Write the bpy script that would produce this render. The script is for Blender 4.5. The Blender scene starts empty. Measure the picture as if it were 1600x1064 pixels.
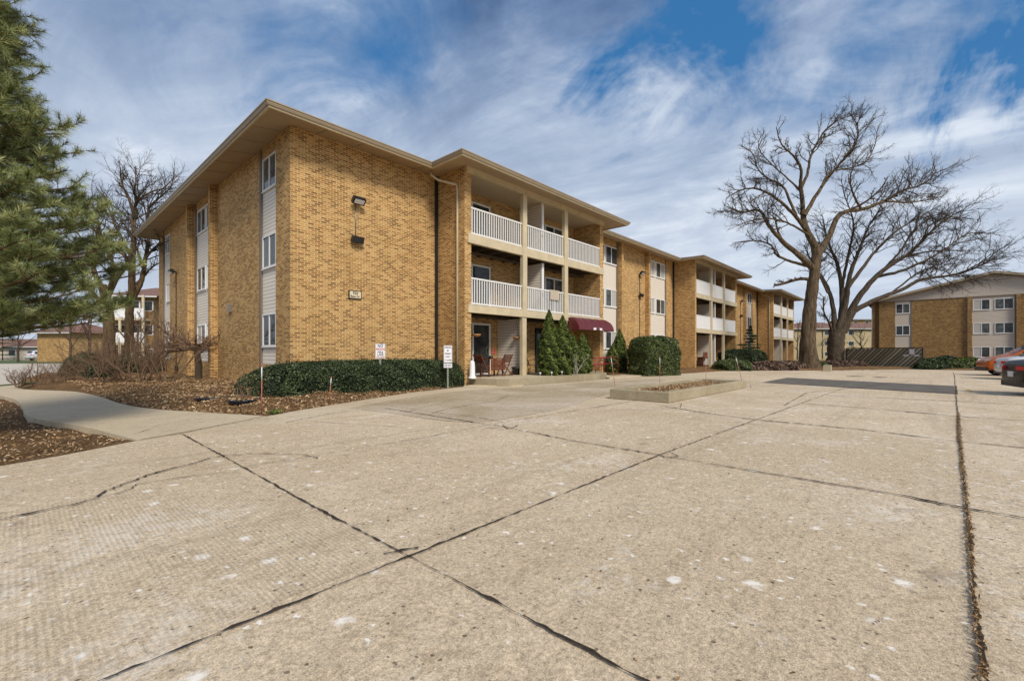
import bpy, math, random
import numpy as np
from mathutils import Vector, Matrix
R = math.radians
rng = np.random.default_rng(7)
random.seed(7)
sc = bpy.context.scene
COL = sc.collection

# ------------------------------------------------------------------ camera
TH = R(42.4126); FP = 707.56; HZ = 551.0; CH = 1.25
cam_d = bpy.data.cameras.new('camera'); cam = bpy.data.objects.new('camera', cam_d); COL.objects.link(cam)
cam.location = (0, 0, CH); cam.rotation_euler = (R(90), 0, TH - R(90))
cam_d.sensor_width = 36; cam_d.lens = FP / 1600 * 36; cam_d.shift_y = (HZ - 532) / 1600
cam_d.clip_start = 0.05; cam_d.clip_end = 3000
sc.camera = cam
sc.view_settings.view_transform = 'Standard'; sc.view_settings.look = 'None'
sc.view_settings.gamma = 1; sc.view_settings.exposure = 0.72

# ------------------------------------------------------------------ node helper
class NT:
    def __init__(s, nt): s.nt = nt; s.N = nt.nodes; s.L = nt.links
    def n(s, t, **kw):
        x = s.N.new(t)
        for k, v in kw.items(): setattr(x, k, v)
        return x
    def put(s, sock, v):
        if isinstance(v, bpy.types.NodeSocket): s.L.new(v, sock)
        elif v is not None:
            if isinstance(v, (tuple, list)) and len(v) == 3 and sock.type == 'RGBA': v = (*v, 1)
            sock.default_value = v
    def m(s, op, a, b=None, c=None, clamp=False):
        x = s.n('ShaderNodeMath', operation=op); x.use_clamp = clamp
        s.put(x.inputs[0], a)
        if b is not None: s.put(x.inputs[1], b)
        if c is not None: s.put(x.inputs[2], c)
        return x.outputs[0]
    def vm(s, op, a, b=None, sc=None):
        x = s.n('ShaderNodeVectorMath', operation=op); s.put(x.inputs[0], a)
        if b is not None: s.put(x.inputs[1], b)
        if sc is not None: s.put(x.inputs['Scale'], sc)
        return x.outputs['Value'] if op in ('DOT_PRODUCT', 'LENGTH', 'DISTANCE') else x.outputs[0]
    def noise(s, vec, scale, detail=4, rough=0.55, dist=0.0, out='Fac'):
        x = s.n('ShaderNodeTexNoise'); s.put(x.inputs['Vector'], vec)
        x.inputs['Scale'].default_value = scale; x.inputs['Detail'].default_value = detail
        x.inputs['Roughness'].default_value = rough; x.inputs['Distortion'].default_value = dist
        return x.outputs[out]
    def ramp(s, f, *stops, interp='LINEAR'):
        x = s.n('ShaderNodeValToRGB'); x.color_ramp.interpolation = interp; s.put(x.inputs[0], f)
        e = x.color_ramp.elements
        while len(e) < len(stops): e.new(0.5)
        for el, (p, c) in zip(e, stops):
            el.position = p; el.color = (c, c, c, 1) if isinstance(c, (int, float)) else (*c, 1)
        return x.outputs[0]
    def mix(s, f, a, b, mode='MIX'):
        x = s.n('ShaderNodeMix', data_type='RGBA', blend_type=mode); s.put(x.inputs[0], f)
        s.put(x.inputs[6], a); s.put(x.inputs[7], b); return x.outputs[2]
    def pos(s): return s.n('ShaderNodeNewGeometry').outputs['Position']
    def mapp(s, v, scale=(1, 1, 1), loc=(0, 0, 0), rot=(0, 0, 0)):
        x = s.n('ShaderNodeMapping'); s.put(x.inputs[0], v); x.inputs['Scale'].default_value = scale
        x.inputs['Location'].default_value = loc; x.inputs['Rotation'].default_value = rot; return x.outputs[0]
    def bump(s, h, strength=0.3, dist=0.02, nrm=None):
        x = s.n('ShaderNodeBump'); x.inputs['Strength'].default_value = strength; x.inputs['Distance'].default_value = dist
        s.put(x.inputs['Height'], h)
        if nrm is not None: s.L.new(nrm, x.inputs['Normal'])
        return x.outputs[0]
    def sep(s, v):
        x = s.n('ShaderNodeSeparateXYZ'); s.put(x.inputs[0], v); return x.outputs
    def comb(s, a, b, c=0.0):
        x = s.n('ShaderNodeCombineXYZ'); s.put(x.inputs[0], a); s.put(x.inputs[1], b); s.put(x.inputs[2], c); return x.outputs[0]

# ------------------------------------------------------------------ world: broken cloud over blue
SUN_EL, SUN_AZ = R(42), R(-112)          # azimuth of the sun measured from +X towards +Y
w = bpy.data.worlds.new('World'); sc.world = w; w.use_nodes = True
t = NT(w.node_tree); t.N.clear()
sky = t.n('ShaderNodeTexSky', sky_type='NISHITA'); sky.sun_disc = False
sky.sun_elevation = SUN_EL; sky.sun_rotation = R(90) - SUN_AZ; sky.air_density = 1.0; sky.ozone_density = 3.0; sky.dust_density = 0.4
tc = t.n('ShaderNodeTexCoord').outputs['Generated']
sx = t.sep(tc)
zz = t.m('ADD', t.m('MAXIMUM', sx[2], 0.0), 0.16)
pl = t.comb(t.m('DIVIDE', sx[0], zz), t.m('DIVIDE', sx[1], zz), 0.0)
plr = t.mapp(pl, scale=(1.0, 0.55, 1), rot=(0, 0, R(28)), loc=(3.4, 1.7, 0))
wq = t.vm('SCALE', t.vm('SUBTRACT', t.noise(t.mapp(pl, scale=(.8, .6, 1), loc=(1, 2, 3)), 0.9, 5, 0.6, out='Color'), (0.5, 0.5, 0.5)), sc=1.5)
plr = t.vm('ADD', plr, wq)
n1 = t.noise(plr, 0.85, 10, 0.62, 0.4)
n2 = t.noise(t.mapp(pl, scale=(1.5, 1.0, 1), rot=(0, 0, R(28)), loc=(11, 4, 2)), 1.5, 10, 0.62, 1.2)
def sdir(px, py):
    a = (px - 800) / FP; v = Vector((math.cos(TH) + a * math.sin(TH), math.sin(TH) - a * math.cos(TH), (HZ - py) / FP)); return tuple(v.normalized())
hole = None
tcw = t.vm('ADD', tc, t.vm('SCALE', t.vm('SUBTRACT', t.noise(tc, 3.2, 6, 0.65, 0.5, out='Color'), (0.5, 0.5, 0.5)), sc=0.42))
for (px, py, rad, amt) in ((980, 110, 0.10, 0.42), (880, 120, 0.08, 0.32), (1680, 100, 0.09, 0.50), (1640, 20, 0.10, 0.26), (1450, -40, 0.09, 0.20), (1340, 60, 0.07, 0.12), (1090, 20, .10, .40), (1150, 85, .08, .26), (560, 50, .15, .20), (640, 120, .10, .20), (1560, -250, .3, .1), (300, 60, .12, .10), (450,100,.1,.12)):
    d = t.vm('DISTANCE', tcw, sdir(px, py))
    g_ = t.m('MULTIPLY', t.m('POWER', 2.718, t.m('MULTIPLY', t.m('POWER', t.m('DIVIDE', d, rad), 2.0), -1.0)), amt)
    hole = g_ if hole is None else t.m('ADD', hole, g_)
dens = t.m('SUBTRACT', t.m('ADD', t.m('MULTIPLY', n1, 0.75), t.m('MULTIPLY', n2, 0.45)), hole)
dens = t.m('ADD', dens, t.m('ADD', 0.10, t.m('MULTIPLY', t.m('SUBTRACT', 0.45, sx[2]), 0.25)))
mask = t.ramp(dens, (0.26, 0.0), (0.40, 0.40), (0.55, 0.90), (0.68, 1.0))
tone = t.m('ADD', t.m('MULTIPLY', t.noise(t.mapp(pl, scale=(1.3, 0.7, 1), rot=(0, 0, R(28)), loc=(7, 2, 5)), 0.9, 9, 0.62, 1.0), 0.75), t.m('MULTIPLY', n2, 0.25))
ccol = t.ramp(tone, (0.36, (0.75, 1.3, 2.4)), (0.46, (1.6, 2.3, 3.6)), (0.54, (3.0, 3.65, 4.8)), (0.64, (6.2, 6.6, 7.1)))
hor = t.ramp(sx[2], (0.05, 1.0), (0.30, 0.75), (0.62, 0.0))
ccol = t.mix(t.m('MULTIPLY', hor, 0.80), ccol, (4.4, 4.9, 5.65))
ccol = t.mix(1.0, ccol, t.ramp(sx[2], (0.34, (1.0, 1.0, 1.0)), (0.60, (0.66, 0.72, 0.80))), 'MULTIPLY')
blue = t.mix(0.75, sky.outputs[0], (0.12, 1.15, 2.9))
bluem = t.mix(1.0, blue, (1.0, 1.0, 1.0), 'MULTIPLY')
skyc = t.mix(mask, bluem, ccol)
bg = t.n('ShaderNodeBackground'); t.L.new(skyc, bg.inputs[0]); bg.inputs[1].default_value = 0.09
out = t.n('ShaderNodeOutputWorld'); t.L.new(bg.outputs[0], out.inputs[0])

sd = bpy.data.lights.new('sun', 'SUN'); sd.energy = 2.1; sd.angle = R(16); sd.color = (1.0, 0.93, 0.82)
so = bpy.data.objects.new('sun', sd); COL.objects.link(so)
sv = Vector((math.cos(SUN_EL) * math.cos(SUN_AZ), math.cos(SUN_EL) * math.sin(SUN_AZ), math.sin(SUN_EL)))
so.rotation_euler = sv.to_track_quat('Z', 'Y').to_euler(); so.location = sv * 60

# ------------------------------------------------------------------ geometry of the place, measured
def g(px, py, z=0.0):
    a = (px - 800) / FP; r = ((math.cos(TH) + a * math.sin(TH)), (math.sin(TH) - a * math.cos(TH)), (HZ - py) / FP)
    k = (z - CH) / r[2]; return Vector((r[0] * k, r[1] * k, z))
def at(px, py, D):
    a = (px - 800) / FP; return Vector((D * (math.cos(TH) + a * math.sin(TH)), D * (math.sin(TH) - a * math.cos(TH)), CH + D * (HZ - py) / FP))
FWD = Vector((math.cos(TH), math.sin(TH), 0)); RIGHT = Vector((math.sin(TH), -math.cos(TH), 0))

# ------------------------------------------------------------------ materials
def mat(name):
    m = bpy.data.materials.new(name); m.use_nodes = True; t = NT(m.node_tree)
    b = t.N['Principled BSDF']; return m, t, b
def setb(t, b, col=None, rough=None, metal=None, nrm=None, spec=None):
    if col is not None: t.put(b.inputs['Base Color'], col)
    if rough is not None: t.put(b.inputs['Roughness'], rough)
    if metal is not None: b.inputs['Metallic'].default_value = metal
    if spec is not None: b.inputs['Specular IOR Level'].default_value = spec
    if nrm is not None: t.L.new(nrm, b.inputs['Normal'])
def plain(name, col, rough=0.6, metal=0.0, var=0.25, scale=6.0, bump=0.0):
    m, t, b = mat(name); p = t.pos()
    n = t.noise(p, scale, 5, 0.6); f = t.m('ADD', 1 - var / 2, t.m('MULTIPLY', t.m('SUBTRACT', n, 0.5), var * 2))
    c = t.mix(1.0, (*col, 1), t.comb(f, f, f), 'MULTIPLY')
    setb(t, b, c, rough, metal, t.bump(t.noise(p, scale * 8, 3), bump, 0.01) if bump else None); return m
def leafmat(name, c1, c2, c3, rough=0.5, spec=0.4, trans=0.0):
    m, t, b = mat(name); a = t.n('ShaderNodeAttribute', attribute_name='tone').outputs['Fac']
    setb(t, b, t.ramp(a, (0.0, c1), (0.55, c2), (1.0, c3)), rough, spec=spec); return m
def brickmat(name, dark_amt=0.5, shift=0.0, sat=1.0):
    m, t, b = mat(name); uv = t.n('ShaderNodeUVMap', uv_map='UVMap').outputs[0]; s = t.sep(uv)
    BH, BL = 0.0677, 0.212
    v = t.m('DIVIDE', s[1], BH); row = t.m('FLOOR', v); fv = t.m('FRACT', v)
    u = t.m('ADD', t.m('DIVIDE', s[0], BL), t.m('MULTIPLY', t.m('MODULO', t.m('ABSOLUTE', row), 2.0), 0.5)); colu = t.m('FLOOR', u); fu = t.m('FRACT', u)
    wn = t.n('ShaderNodeTexWhiteNoise', noise_dimensions='2D'); t.L.new(t.comb(colu, row), wn.inputs['Vector']); r1 = wn.outputs['Value']
    wn2 = t.n('ShaderNodeTexWhiteNoise', noise_dimensions='2D'); t.L.new(t.comb(t.m('ADD', colu, 71.3), row), wn2.inputs['Vector']); r2 = wn2.outputs['Value']
    big = t.noise(uv, 0.55, 3, 0.6)
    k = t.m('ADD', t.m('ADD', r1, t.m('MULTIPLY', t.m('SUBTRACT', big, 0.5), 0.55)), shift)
    c = t.ramp(k, (0.0, (0.20, 0.10, 0.030)), (0.12, (0.26, 0.135, 0.042)), (0.32, (0.35, 0.185, 0.058)), (0.55, (0.45, 0.255, 0.085)), (0.85, (0.56, 0.345, 0.13)))
    c = t.mix(t.m('MULTIPLY', t.m('GREATER_THAN', r2, 0.86), 0.35), c, (0.46, 0.20, 0.06))
    c = t.mix(t.m('MULTIPLY', t.noise(uv, 35, 3), 0.22), c, (0.12, 0.055, 0.015))
    mu = t.m('MINIMUM', t.m('DIVIDE', fu, 0.05), t.m('DIVIDE', t.m('SUBTRACT', 1.0, fu), 0.05)); mv = t.m('DIVIDE', fv, 0.20)
    face = t.m('MINIMUM', t.m('MINIMUM', mu, mv), 1.0, clamp=True); face = t.ramp(face, (0.75, 0.0), (1.0, 1.0))
    mort = t.mix(t.noise(uv, 2.0, 4), (0.62, 0.43, 0.21), (0.80, 0.61, 0.35))
    c = t.mix(face, mort, c)
    c = t.mix(t.m('MULTIPLY', t.ramp(t.noise(t.mapp(uv, scale=(1.2, 0.35, 1)), 1.0, 5), (0.48, 0.0), (0.75, 1.0)), 0.32), c, (0.22, 0.125, 0.04))
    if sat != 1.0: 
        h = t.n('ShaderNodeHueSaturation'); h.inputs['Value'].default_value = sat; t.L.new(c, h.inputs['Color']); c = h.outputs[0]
    setb(t, b, c, 0.88, spec=0.2, nrm=t.bump(t.m('ADD', t.m('MULTIPLY', face, 0.6), t.m('MULTIPLY', r2, 0.4)), 0.5, 0.008)); return m
def sidingmat(name, col, pitch=0.105, dirty=0.15):
    m, t, b = mat(name); uv = t.n('ShaderNodeUVMap', uv_map='UVMap').outputs[0]; s = t.sep(uv)
    f = t.m('FRACT', t.m('DIVIDE', s[1], pitch)); lap_shade = t.ramp(f, (0.0, 0.12), (0.20, 1.0), (1.0, 0.95))  # shade line at each lap is painted into the siding colour
    n = t.noise(uv, 1.5, 4)
    c = t.mix(1.0, (*col, 1), lap_shade, 'MULTIPLY'); c = t.mix(t.m('MULTIPLY', n, dirty * 2), c, tuple(x * 0.7 for x in col))
    setb(t, b, c, 0.55, nrm=t.bump(t.m('SUBTRACT', 1.0, f), 0.6, 0.02)); return m

def concretemat(name, base, light, dark, tine=False, slabs=False, grit=1.0, fleck=0.0):
    m, t, b = mat(name); p = t.pos(); s = t.sep(p)
    c = t.mix(t.ramp(t.noise(p, 0.35, 6, 0.6, 0.6), (0.35, 0.0), (0.65, 1.0)), base, light)
    c = t.mix(t.m('MULTIPLY', t.ramp(t.noise(t.mapp(p, loc=(5, 9, 0)), 0.9, 6, 0.65, 0.8), (0.5, 0.0), (0.75, 1.0)), 0.45), c, dark)
    st = t.ramp(t.noise(t.mapp(p, loc=(2, 3, 0), scale=(1, 1.6, 1)), 2.3, 7, 0.7, 1.2), (0.54, 0.0), (0.72, 1.0))
    c = t.mix(t.m('MULTIPLY', st, 0.42), c, (0.25, 0.155, 0.07))
    st2 = t.ramp(t.noise(t.mapp(p, loc=(8, 1, 0)), 5.5, 7, 0.75, 1.6), (0.52, 0.0), (0.66, 1.0)); c = t.mix(t.m('MULTIPLY', st2, 0.30), c, (0.27, 0.19, 0.11))
    if slabs:
        cx = t.m('FLOOR', t.m('DIVIDE', t.m('SUBTRACT', s[0], 1.62), 3.62)); cy = t.m('FLOOR', t.m('DIVIDE', t.m('ADD', s[1], 0.25), 2.86))
        wn = t.n('ShaderNodeTexWhiteNoise', noise_dimensions='2D'); t.L.new(t.comb(cx, cy), wn.inputs['Vector'])
        c = t.mix(t.m('MULTIPLY', wn.outputs['Value'], 0.34), c, dark)
        ty = t.ramp(t.noise(t.mapp(p, scale=(.12, 2.6, 1)), 1.0, 5, 0.6), (0.54, 0.0), (0.68, 1.0)); c = t.mix(t.m('MULTIPLY', ty, 0.22), c, (0.22, 0.16, 0.10))
        oil = t.ramp(t.noise(t.mapp(p, loc=(3.3, 6.1, 0)), 1.7, 3, 0.5), (0.68, 0.0), (0.74, 1.0)); c = t.mix(t.m('MULTIPLY', oil, 0.4), c, (0.14, 0.10, 0.07))
    # aggregate grit
    g1 = t.noise(p, 42, 4, 0.75); g2 = t.noise(p, 130, 3, 0.7); g3 = t.noise(p, 14, 5, 0.7, 0.5)
    gr = t.m('ADD', t.m('MULTIPLY', t.m('SUBTRACT', g1, 0.5), 1.5 * grit), t.m('ADD', t.m('MULTIPLY', t.m('SUBTRACT', g2, 0.5), 1.5 * grit), t.m('MULTIPLY', t.m('SUBTRACT', g3, 0.5), 0.75 * grit)))
    f = t.m('ADD', 1.0, gr); c = t.mix(1.0, c, t.comb(f, f, f), 'MULTIPLY')
    vo = t.n('ShaderNodeTexVoronoi'); t.L.new(t.vm('ADD', p, t.vm('SCALE', t.noise(p, 25, 2, out='Color'), sc=0.03)), vo.inputs['Vector']); vo.inputs['Scale'].default_value = 16
    pit = t.m('MULTIPLY', t.ramp(vo.outputs['Distance'], (0.10, 1.0), (0.19, 0.0)), t.m('GREATER_THAN', t.sep(vo.outputs['Color'])[0], 0.60))
    c = t.mix(t.m('MULTIPLY', pit, 0.75), c, (0.10, 0.065, 0.035))
    vo2 = t.n('ShaderNodeTexVoronoi'); t.L.new(t.vm('ADD', t.mapp(p, loc=(3, 1, 0)), t.vm('SCALE', t.noise(p, 18, 3, out='Color'), sc=0.12)), vo2.inputs['Vector']); vo2.inputs['Scale'].default_value = 3.6
    sp = t.m('MULTIPLY', t.ramp(vo2.outputs['Distance'], (0.07, 1.0), (0.20, 0.0)), t.m('GREATER_THAN', t.sep(vo2.outputs['Color'])[0], 0.62))
    vo3 = t.n('ShaderNodeTexVoronoi'); t.L.new(t.vm('ADD', t.mapp(p, loc=(7, 2, 0), scale=(1, .7, 1)), t.vm('SCALE', t.noise(p, 30, 2, out='Color'), sc=0.05)), vo3.inputs['Vector']); vo3.inputs['Scale'].default_value = 15
    sp = t.m('MAXIMUM', sp, t.m('MULTIPLY', t.ramp(vo3.outputs['Distance'], (0.12, 1.0), (0.26, 0.0)), t.m('GREATER_THAN', t.sep(vo3.outputs['Color'])[0], 0.80)))
    sp2 = t.ramp(t.m('MULTIPLY', t.noise(p, 9, 6, 0.75, 0.6), t.noise(t.mapp(p, loc=(4, 4, 4)), 0.8, 3)), (0.30, 0.0), (0.37, 1.0))
    sp = t.m('MAXIMUM', sp, t.m('MULTIPLY', sp2, 0.32))
    c = t.mix(t.m('MULTIPLY', sp, fleck), c, (0.92, 0.86, 0.77))
    h = t.m('ADD', t.m('MULTIPLY', g1, 0.6), t.m('MULTIPLY', g2, 0.5)); h = t.m('SUBTRACT', h, pit)
    if tine:
        inx = t.m('MULTIPLY', t.ramp(t.m('ADD', s[0], t.m('MULTIPLY', t.noise(p, 1.5, 3), 0.35)), (0.0, 1.0), (1.0, 0.0)), 1.0)
        m1 = t.m('LESS_THAN', s[0], 1.60); m2 = t.m('GREATER_THAN', t.m('ADD', s[0], t.m('MULTIPLY', t.noise(p, 1.1, 3), 0.8)), -0.55)
        m3 = t.m('GREATER_THAN', s[1], 2.4); m4 = t.m('LESS_THAN', s[1], 5.35)
        mk = t.m('MULTIPLY', t.m('MULTIPLY', m1, m2), t.m('MULTIPLY', m3, m4)); mk = t.m('MULTIPLY', mk, t.ramp(t.noise(p, 1.3, 4), (0.32, 0.1), (0.6, 1.0)))
        wob = t.m('ADD', s[0], t.m('MULTIPLY', t.noise(p, 1.0, 2), 0.03))
        ln = t.m('SINE', t.m('MULTIPLY', wob, 2 * math.pi / 0.028))
        c = t.mix(t.m('MULTIPLY', t.m('MULTIPLY', t.ramp(ln, (0.0, 1.0), (0.35, 0.0)), mk), 0.20), c, (0.26, 0.19, 0.12))
        h = t.m('ADD', h, t.m('MULTIPLY', t.m('MULTIPLY', ln, mk), 0.22))
    setb(t, b, c, 0.86, spec=0.25, nrm=t.bump(h, 0.55, 0.012)); return m

M = {}
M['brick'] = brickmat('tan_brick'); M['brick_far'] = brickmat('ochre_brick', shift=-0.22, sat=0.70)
M['brick_pale'] = plain('pale_brick', (0.50, 0.39, 0.23), 0.9, 0, 0.25, 1.5)
M['siding'] = sidingmat('cream_siding', (0.78, 0.70, 0.59), 0.125, 0.06); M['siding_grey'] = sidingmat('greige_siding', (0.58, 0.50, 0.41), 0.14, 0.06)
M['siding_white'] = sidingmat('white_siding', (0.72, 0.70, 0.68), 0.11)
M['pave'] = concretemat('lot_concrete', (0.565, 0.44, 0.295), (0.66, 0.535, 0.38), (0.45, 0.345, 0.225), tine=True, slabs=True, grit=1.35, fleck=0.85)
M['walk'] = concretemat('walk_concrete', (0.53, 0.435, 0.295), (0.58, 0.485, 0.345), (0.43, 0.345, 0.225), grit=0.4)
M['apron'] = concretemat('apron_concrete', (0.53, 0.425, 0.285), (0.60, 0.50, 0.36), (0.43, 0.335, 0.215), grit=0.5, fleck=.3)
M['damp'] = concretemat('damp_concrete', (0.38, 0.30, 0.19), (0.54, 0.45, 0.34), (0.30, 0.23, 0.14), grit=0.6, fleck=.5)
M['far_road'] = concretemat('road_concrete', (0.55, 0.48, 0.39), (0.60, 0.53, 0.44), (0.48, 0.41, 0.32), grit=0.25)
M['curb'] = concretemat('mossy_concrete', (0.33, 0.275, 0.175), (0.42, 0.36, 0.25), (0.20, 0.17, 0.10), grit=0.5)
M['asphalt'] = plain('asphalt', (0.165, 0.142, 0.115), 0.95, 0, 0.55, 1.7, 0.4)
M['dirt'] = plain('joint_dirt', (0.075, 0.046, 0.022), 0.95, 0, 0.9, 40.0, 0.6)
M['trim'] = plain('cream_trim', (0.66, 0.55, 0.36), 0.5, 0, 0.25, 3.0)
M['gutter'] = plain('tan_gutter', (0.38, 0.30, 0.20), 0.4, 0, 0.12, 2.0)
M['soffit'] = plain('tan_soffit', (0.44, 0.33, 0.21), 0.7, 0, 0.12, 1.5)
M['brown'] = plain('brown_trim', (0.20, 0.155, 0.115), 0.6, 0, 0.2)
M['white'] = plain('white_paint', (0.80, 0.79, 0.77), 0.4, 0, 0.08)
M['roof'] = plain('brown_shingle', (0.12, 0.09, 0.065), 0.95, 0, 0.5, 9.0, 0.5)
M['roof_red'] = plain('faded_shingle', (0.25, 0.135, 0.10), 0.95, 0, 0.4, 5.0, 0.3)
M['black'] = plain('black_metal', (0.018, 0.018, 0.02), 0.4, 0, 0.2)
M['conduit'] = plain('grey_conduit', (0.30, 0.27, 0.22), 0.4, 0.6, 0.1)
M['ceil'] = plain('balcony_ceiling', (0.56, 0.46, 0.32), 0.7, 0, 0.15)
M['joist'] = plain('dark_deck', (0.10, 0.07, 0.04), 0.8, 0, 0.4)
M['maroon'] = plain('maroon_vinyl', (0.12, 0.018, 0.02), 0.42, 0, 0.12)
M['redpaint'] = plain('red_paint', (0.33, 0.03, 0.04), 0.4, 0, 0.3)
M['redwood'] = plain('red_stained_wood', (0.17, 0.045, 0.018), 0.45, 0, 0.5, 12)
M['galv'] = plain('galvanised_post', (0.30, 0.34, 0.26), 0.45, 0.5, 0.2)
M['signw'] = plain('sign_white', (0.82, 0.81, 0.84), 0.4, 0, 0.04)
M['signcream'] = plain('sign_cream', (0.72, 0.62, 0.42), 0.5, 0, 0.04)
M['textk'] = plain('letter_black', (0.02, 0.02, 0.02), 0.6, 0, 0.0); M['textr'] = plain('letter_red', (0.45, 0.03, 0.04), 0.6, 0, 0.0)
M['orange'] = plain('faded_orange', (0.58, 0.17, 0.10), 0.5, 0, 0.4, 8)
M['pot'] = plain('dark_blue_plastic', (0.03, 0.045, 0.07), 0.35, 0, 0.2)
M['terra'] = plain('terracotta', (0.42, 0.20, 0.07), 0.7, 0, 0.3)
M['towel'] = plain('beige_towel', (0.55, 0.47, 0.36), 0.95, 0, 0.2)
M['stone'] = plain('pale_stone', (0.52, 0.47, 0.40), 0.9, 0, 0.5, 5, 0.4)
M['bark1'] = None
def barkmat(name, c1, c2, sc_=3.0):
    m, t, b = mat(name); p = t.pos(); q = t.mapp(p, scale=(3.6, 3.6, .55))
    n = t.noise(q, sc_, 6, 0.7, 0.6); c = t.ramp(n, (0.33, c1), (0.52, c2), (0.72, tuple(min(1, x * 1.7) for x in c2)))
    setb(t, b, c, 0.95, spec=0.15, nrm=t.bump(n, 0.9, 0.06)); return m
M['bark'] = barkmat('furrowed_bark', (0.020, 0.013, 0.007), (0.115, 0.082, 0.05), 2.2)
M['bark_dark'] = barkmat('dark_bark', (0.030, 0.023, 0.016), (0.095, 0.072, 0.05))
M['bark_left'] = barkmat('olive_bark', (0.04, 0.028, 0.015), (0.13, 0.09, 0.05))
M['twig'] = plain('twig', (0.050, 0.036, 0.026), 0.9, 0, 0.4, 2)
M['twig_red'] = plain('reddish_twig', (0.13, 0.072, 0.045), 0.9, 0, 0.4, 2)
M['stemwood'] = plain('shrub_stem', (0.27, 0.165, 0.10), 0.9, 0, 0.6, 8)
M['pine_bark'] = barkmat('pine_bark', (0.05, 0.032, 0.02), (0.16, 0.10, 0.06))
M['needle'] = leafmat('pine_needle', (0.040, 0.056, 0.014), (0.21, 0.25, 0.075), (0.58, 0.60, 0.28), 0.5)
M['box'] = leafmat('hedge_leaf', (0.012, 0.020, 0.008), (0.050, 0.075, 0.028), (0.17, 0.20, 0.095), 0.5, 0.25)
M['arb'] = leafmat('arborvitae_leaf', (0.018, 0.028, 0.006), (0.09, 0.125, 0.022), (0.26, 0.29, 0.07), 0.6, 0.2)
M['holly'] = leafmat('holly_leaf', (0.014, 0.024, 0.006), (0.075, 0.105, 0.022), (0.24, 0.26, 0.09), 0.4, 0.4)
M['greydry'] = leafmat('dry_groundcover', (0.06, 0.035, 0.025), (0.17, 0.11, 0.08), (0.34, 0.25, 0.18), 0.8, 0.2)
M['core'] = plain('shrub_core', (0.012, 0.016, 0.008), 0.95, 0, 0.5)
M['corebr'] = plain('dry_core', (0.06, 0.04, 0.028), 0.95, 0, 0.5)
M['chip'] = leafmat('mulch_chip', (0.09, 0.052, 0.024), (0.42, 0.26, 0.125), (0.80, 0.62, 0.41), 0.9, 0.15)
m_, t, b = mat('mulch'); p = t.pos()
n = t.noise(p, 26, 6, 0.8, 0.8); c = t.ramp(n, (0.34, (0.045, 0.026, 0.012)), (0.5, (0.22, 0.125, 0.055)), (0.62, (0.40, 0.26, 0.14)), (0.75, (0.58, 0.43, 0.28)))
c = t.mix(t.m('MULTIPLY', t.ramp(t.noise(p, 0.9, 5, 0.6), (0.45, 0.0), (0.65, 1.0)), 0.6), c, (0.09, 0.055, 0.03))
setb(t, b, c, 0.95, spec=0.1, nrm=t.bump(n, 1.0, 0.05)); M['mulch'] = m_
m_, t, b = mat('turf'); p = t.pos(); n = t.noise(p, 9, 6, 0.8)
setb(t, b, t.ramp(n, (0.35, (0.03, 0.045, 0.012)), (0.55, (0.09, 0.12, 0.03)), (0.7, (0.20, 0.19, 0.09))), 0.95); M['turf'] = m_
def glassmat(name, col, curtain=None):
    m, t, b = mat(name); uv = t.n('ShaderNodeUVMap', uv_map='UVMap').outputs[0]
    c = col
    if curtain:
        s = t.sep(uv); f = t.m('SINE', t.m('MULTIPLY', s[0], 90.0)); c = t.mix(t.m('MULTIPLY', t.m('ADD', f, 1.0), 0.18), curtain, tuple(x * 0.45 for x in curtain))
    else:
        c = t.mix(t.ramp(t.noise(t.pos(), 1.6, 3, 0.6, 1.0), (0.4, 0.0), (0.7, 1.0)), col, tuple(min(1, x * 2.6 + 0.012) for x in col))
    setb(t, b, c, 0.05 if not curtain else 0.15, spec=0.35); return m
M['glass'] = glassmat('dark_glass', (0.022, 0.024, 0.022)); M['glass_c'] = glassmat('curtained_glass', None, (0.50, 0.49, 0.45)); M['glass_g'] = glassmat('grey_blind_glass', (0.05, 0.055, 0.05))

# ------------------------------------------------------------------ mesh builders
ORG = {}
def uvbox(me):
    n = len(me.loops)
    if n == 0: return
    co = np.empty(len(me.vertices) * 3); me.vertices.foreach_get('co', co); co = co.reshape(-1, 3)
    vi = np.empty(n, dtype=np.int32); me.loops.foreach_get('vertex_index', vi)
    nf = len(me.polygons); nr = np.empty(nf * 3); me.polygons.foreach_get('normal', nr); nr = nr.reshape(-1, 3)
    lt = np.empty(nf, dtype=np.int32); me.polygons.foreach_get('loop_total', lt)
    ln = np.repeat(np.abs(nr), lt, axis=0); p = co[vi]
    uv = np.where((ln[:, 0] > ln[:, 1])[:, None], p[:, [1, 2]], p[:, [0, 2]])
    uv = np.where((ln[:, 2] > 0.8)[:, None], p[:, [0, 1]], uv)
    l = me.uv_layers.new(name='UVMap'); l.data.foreach_set('uv', uv.astype(np.float32).ravel())
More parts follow.
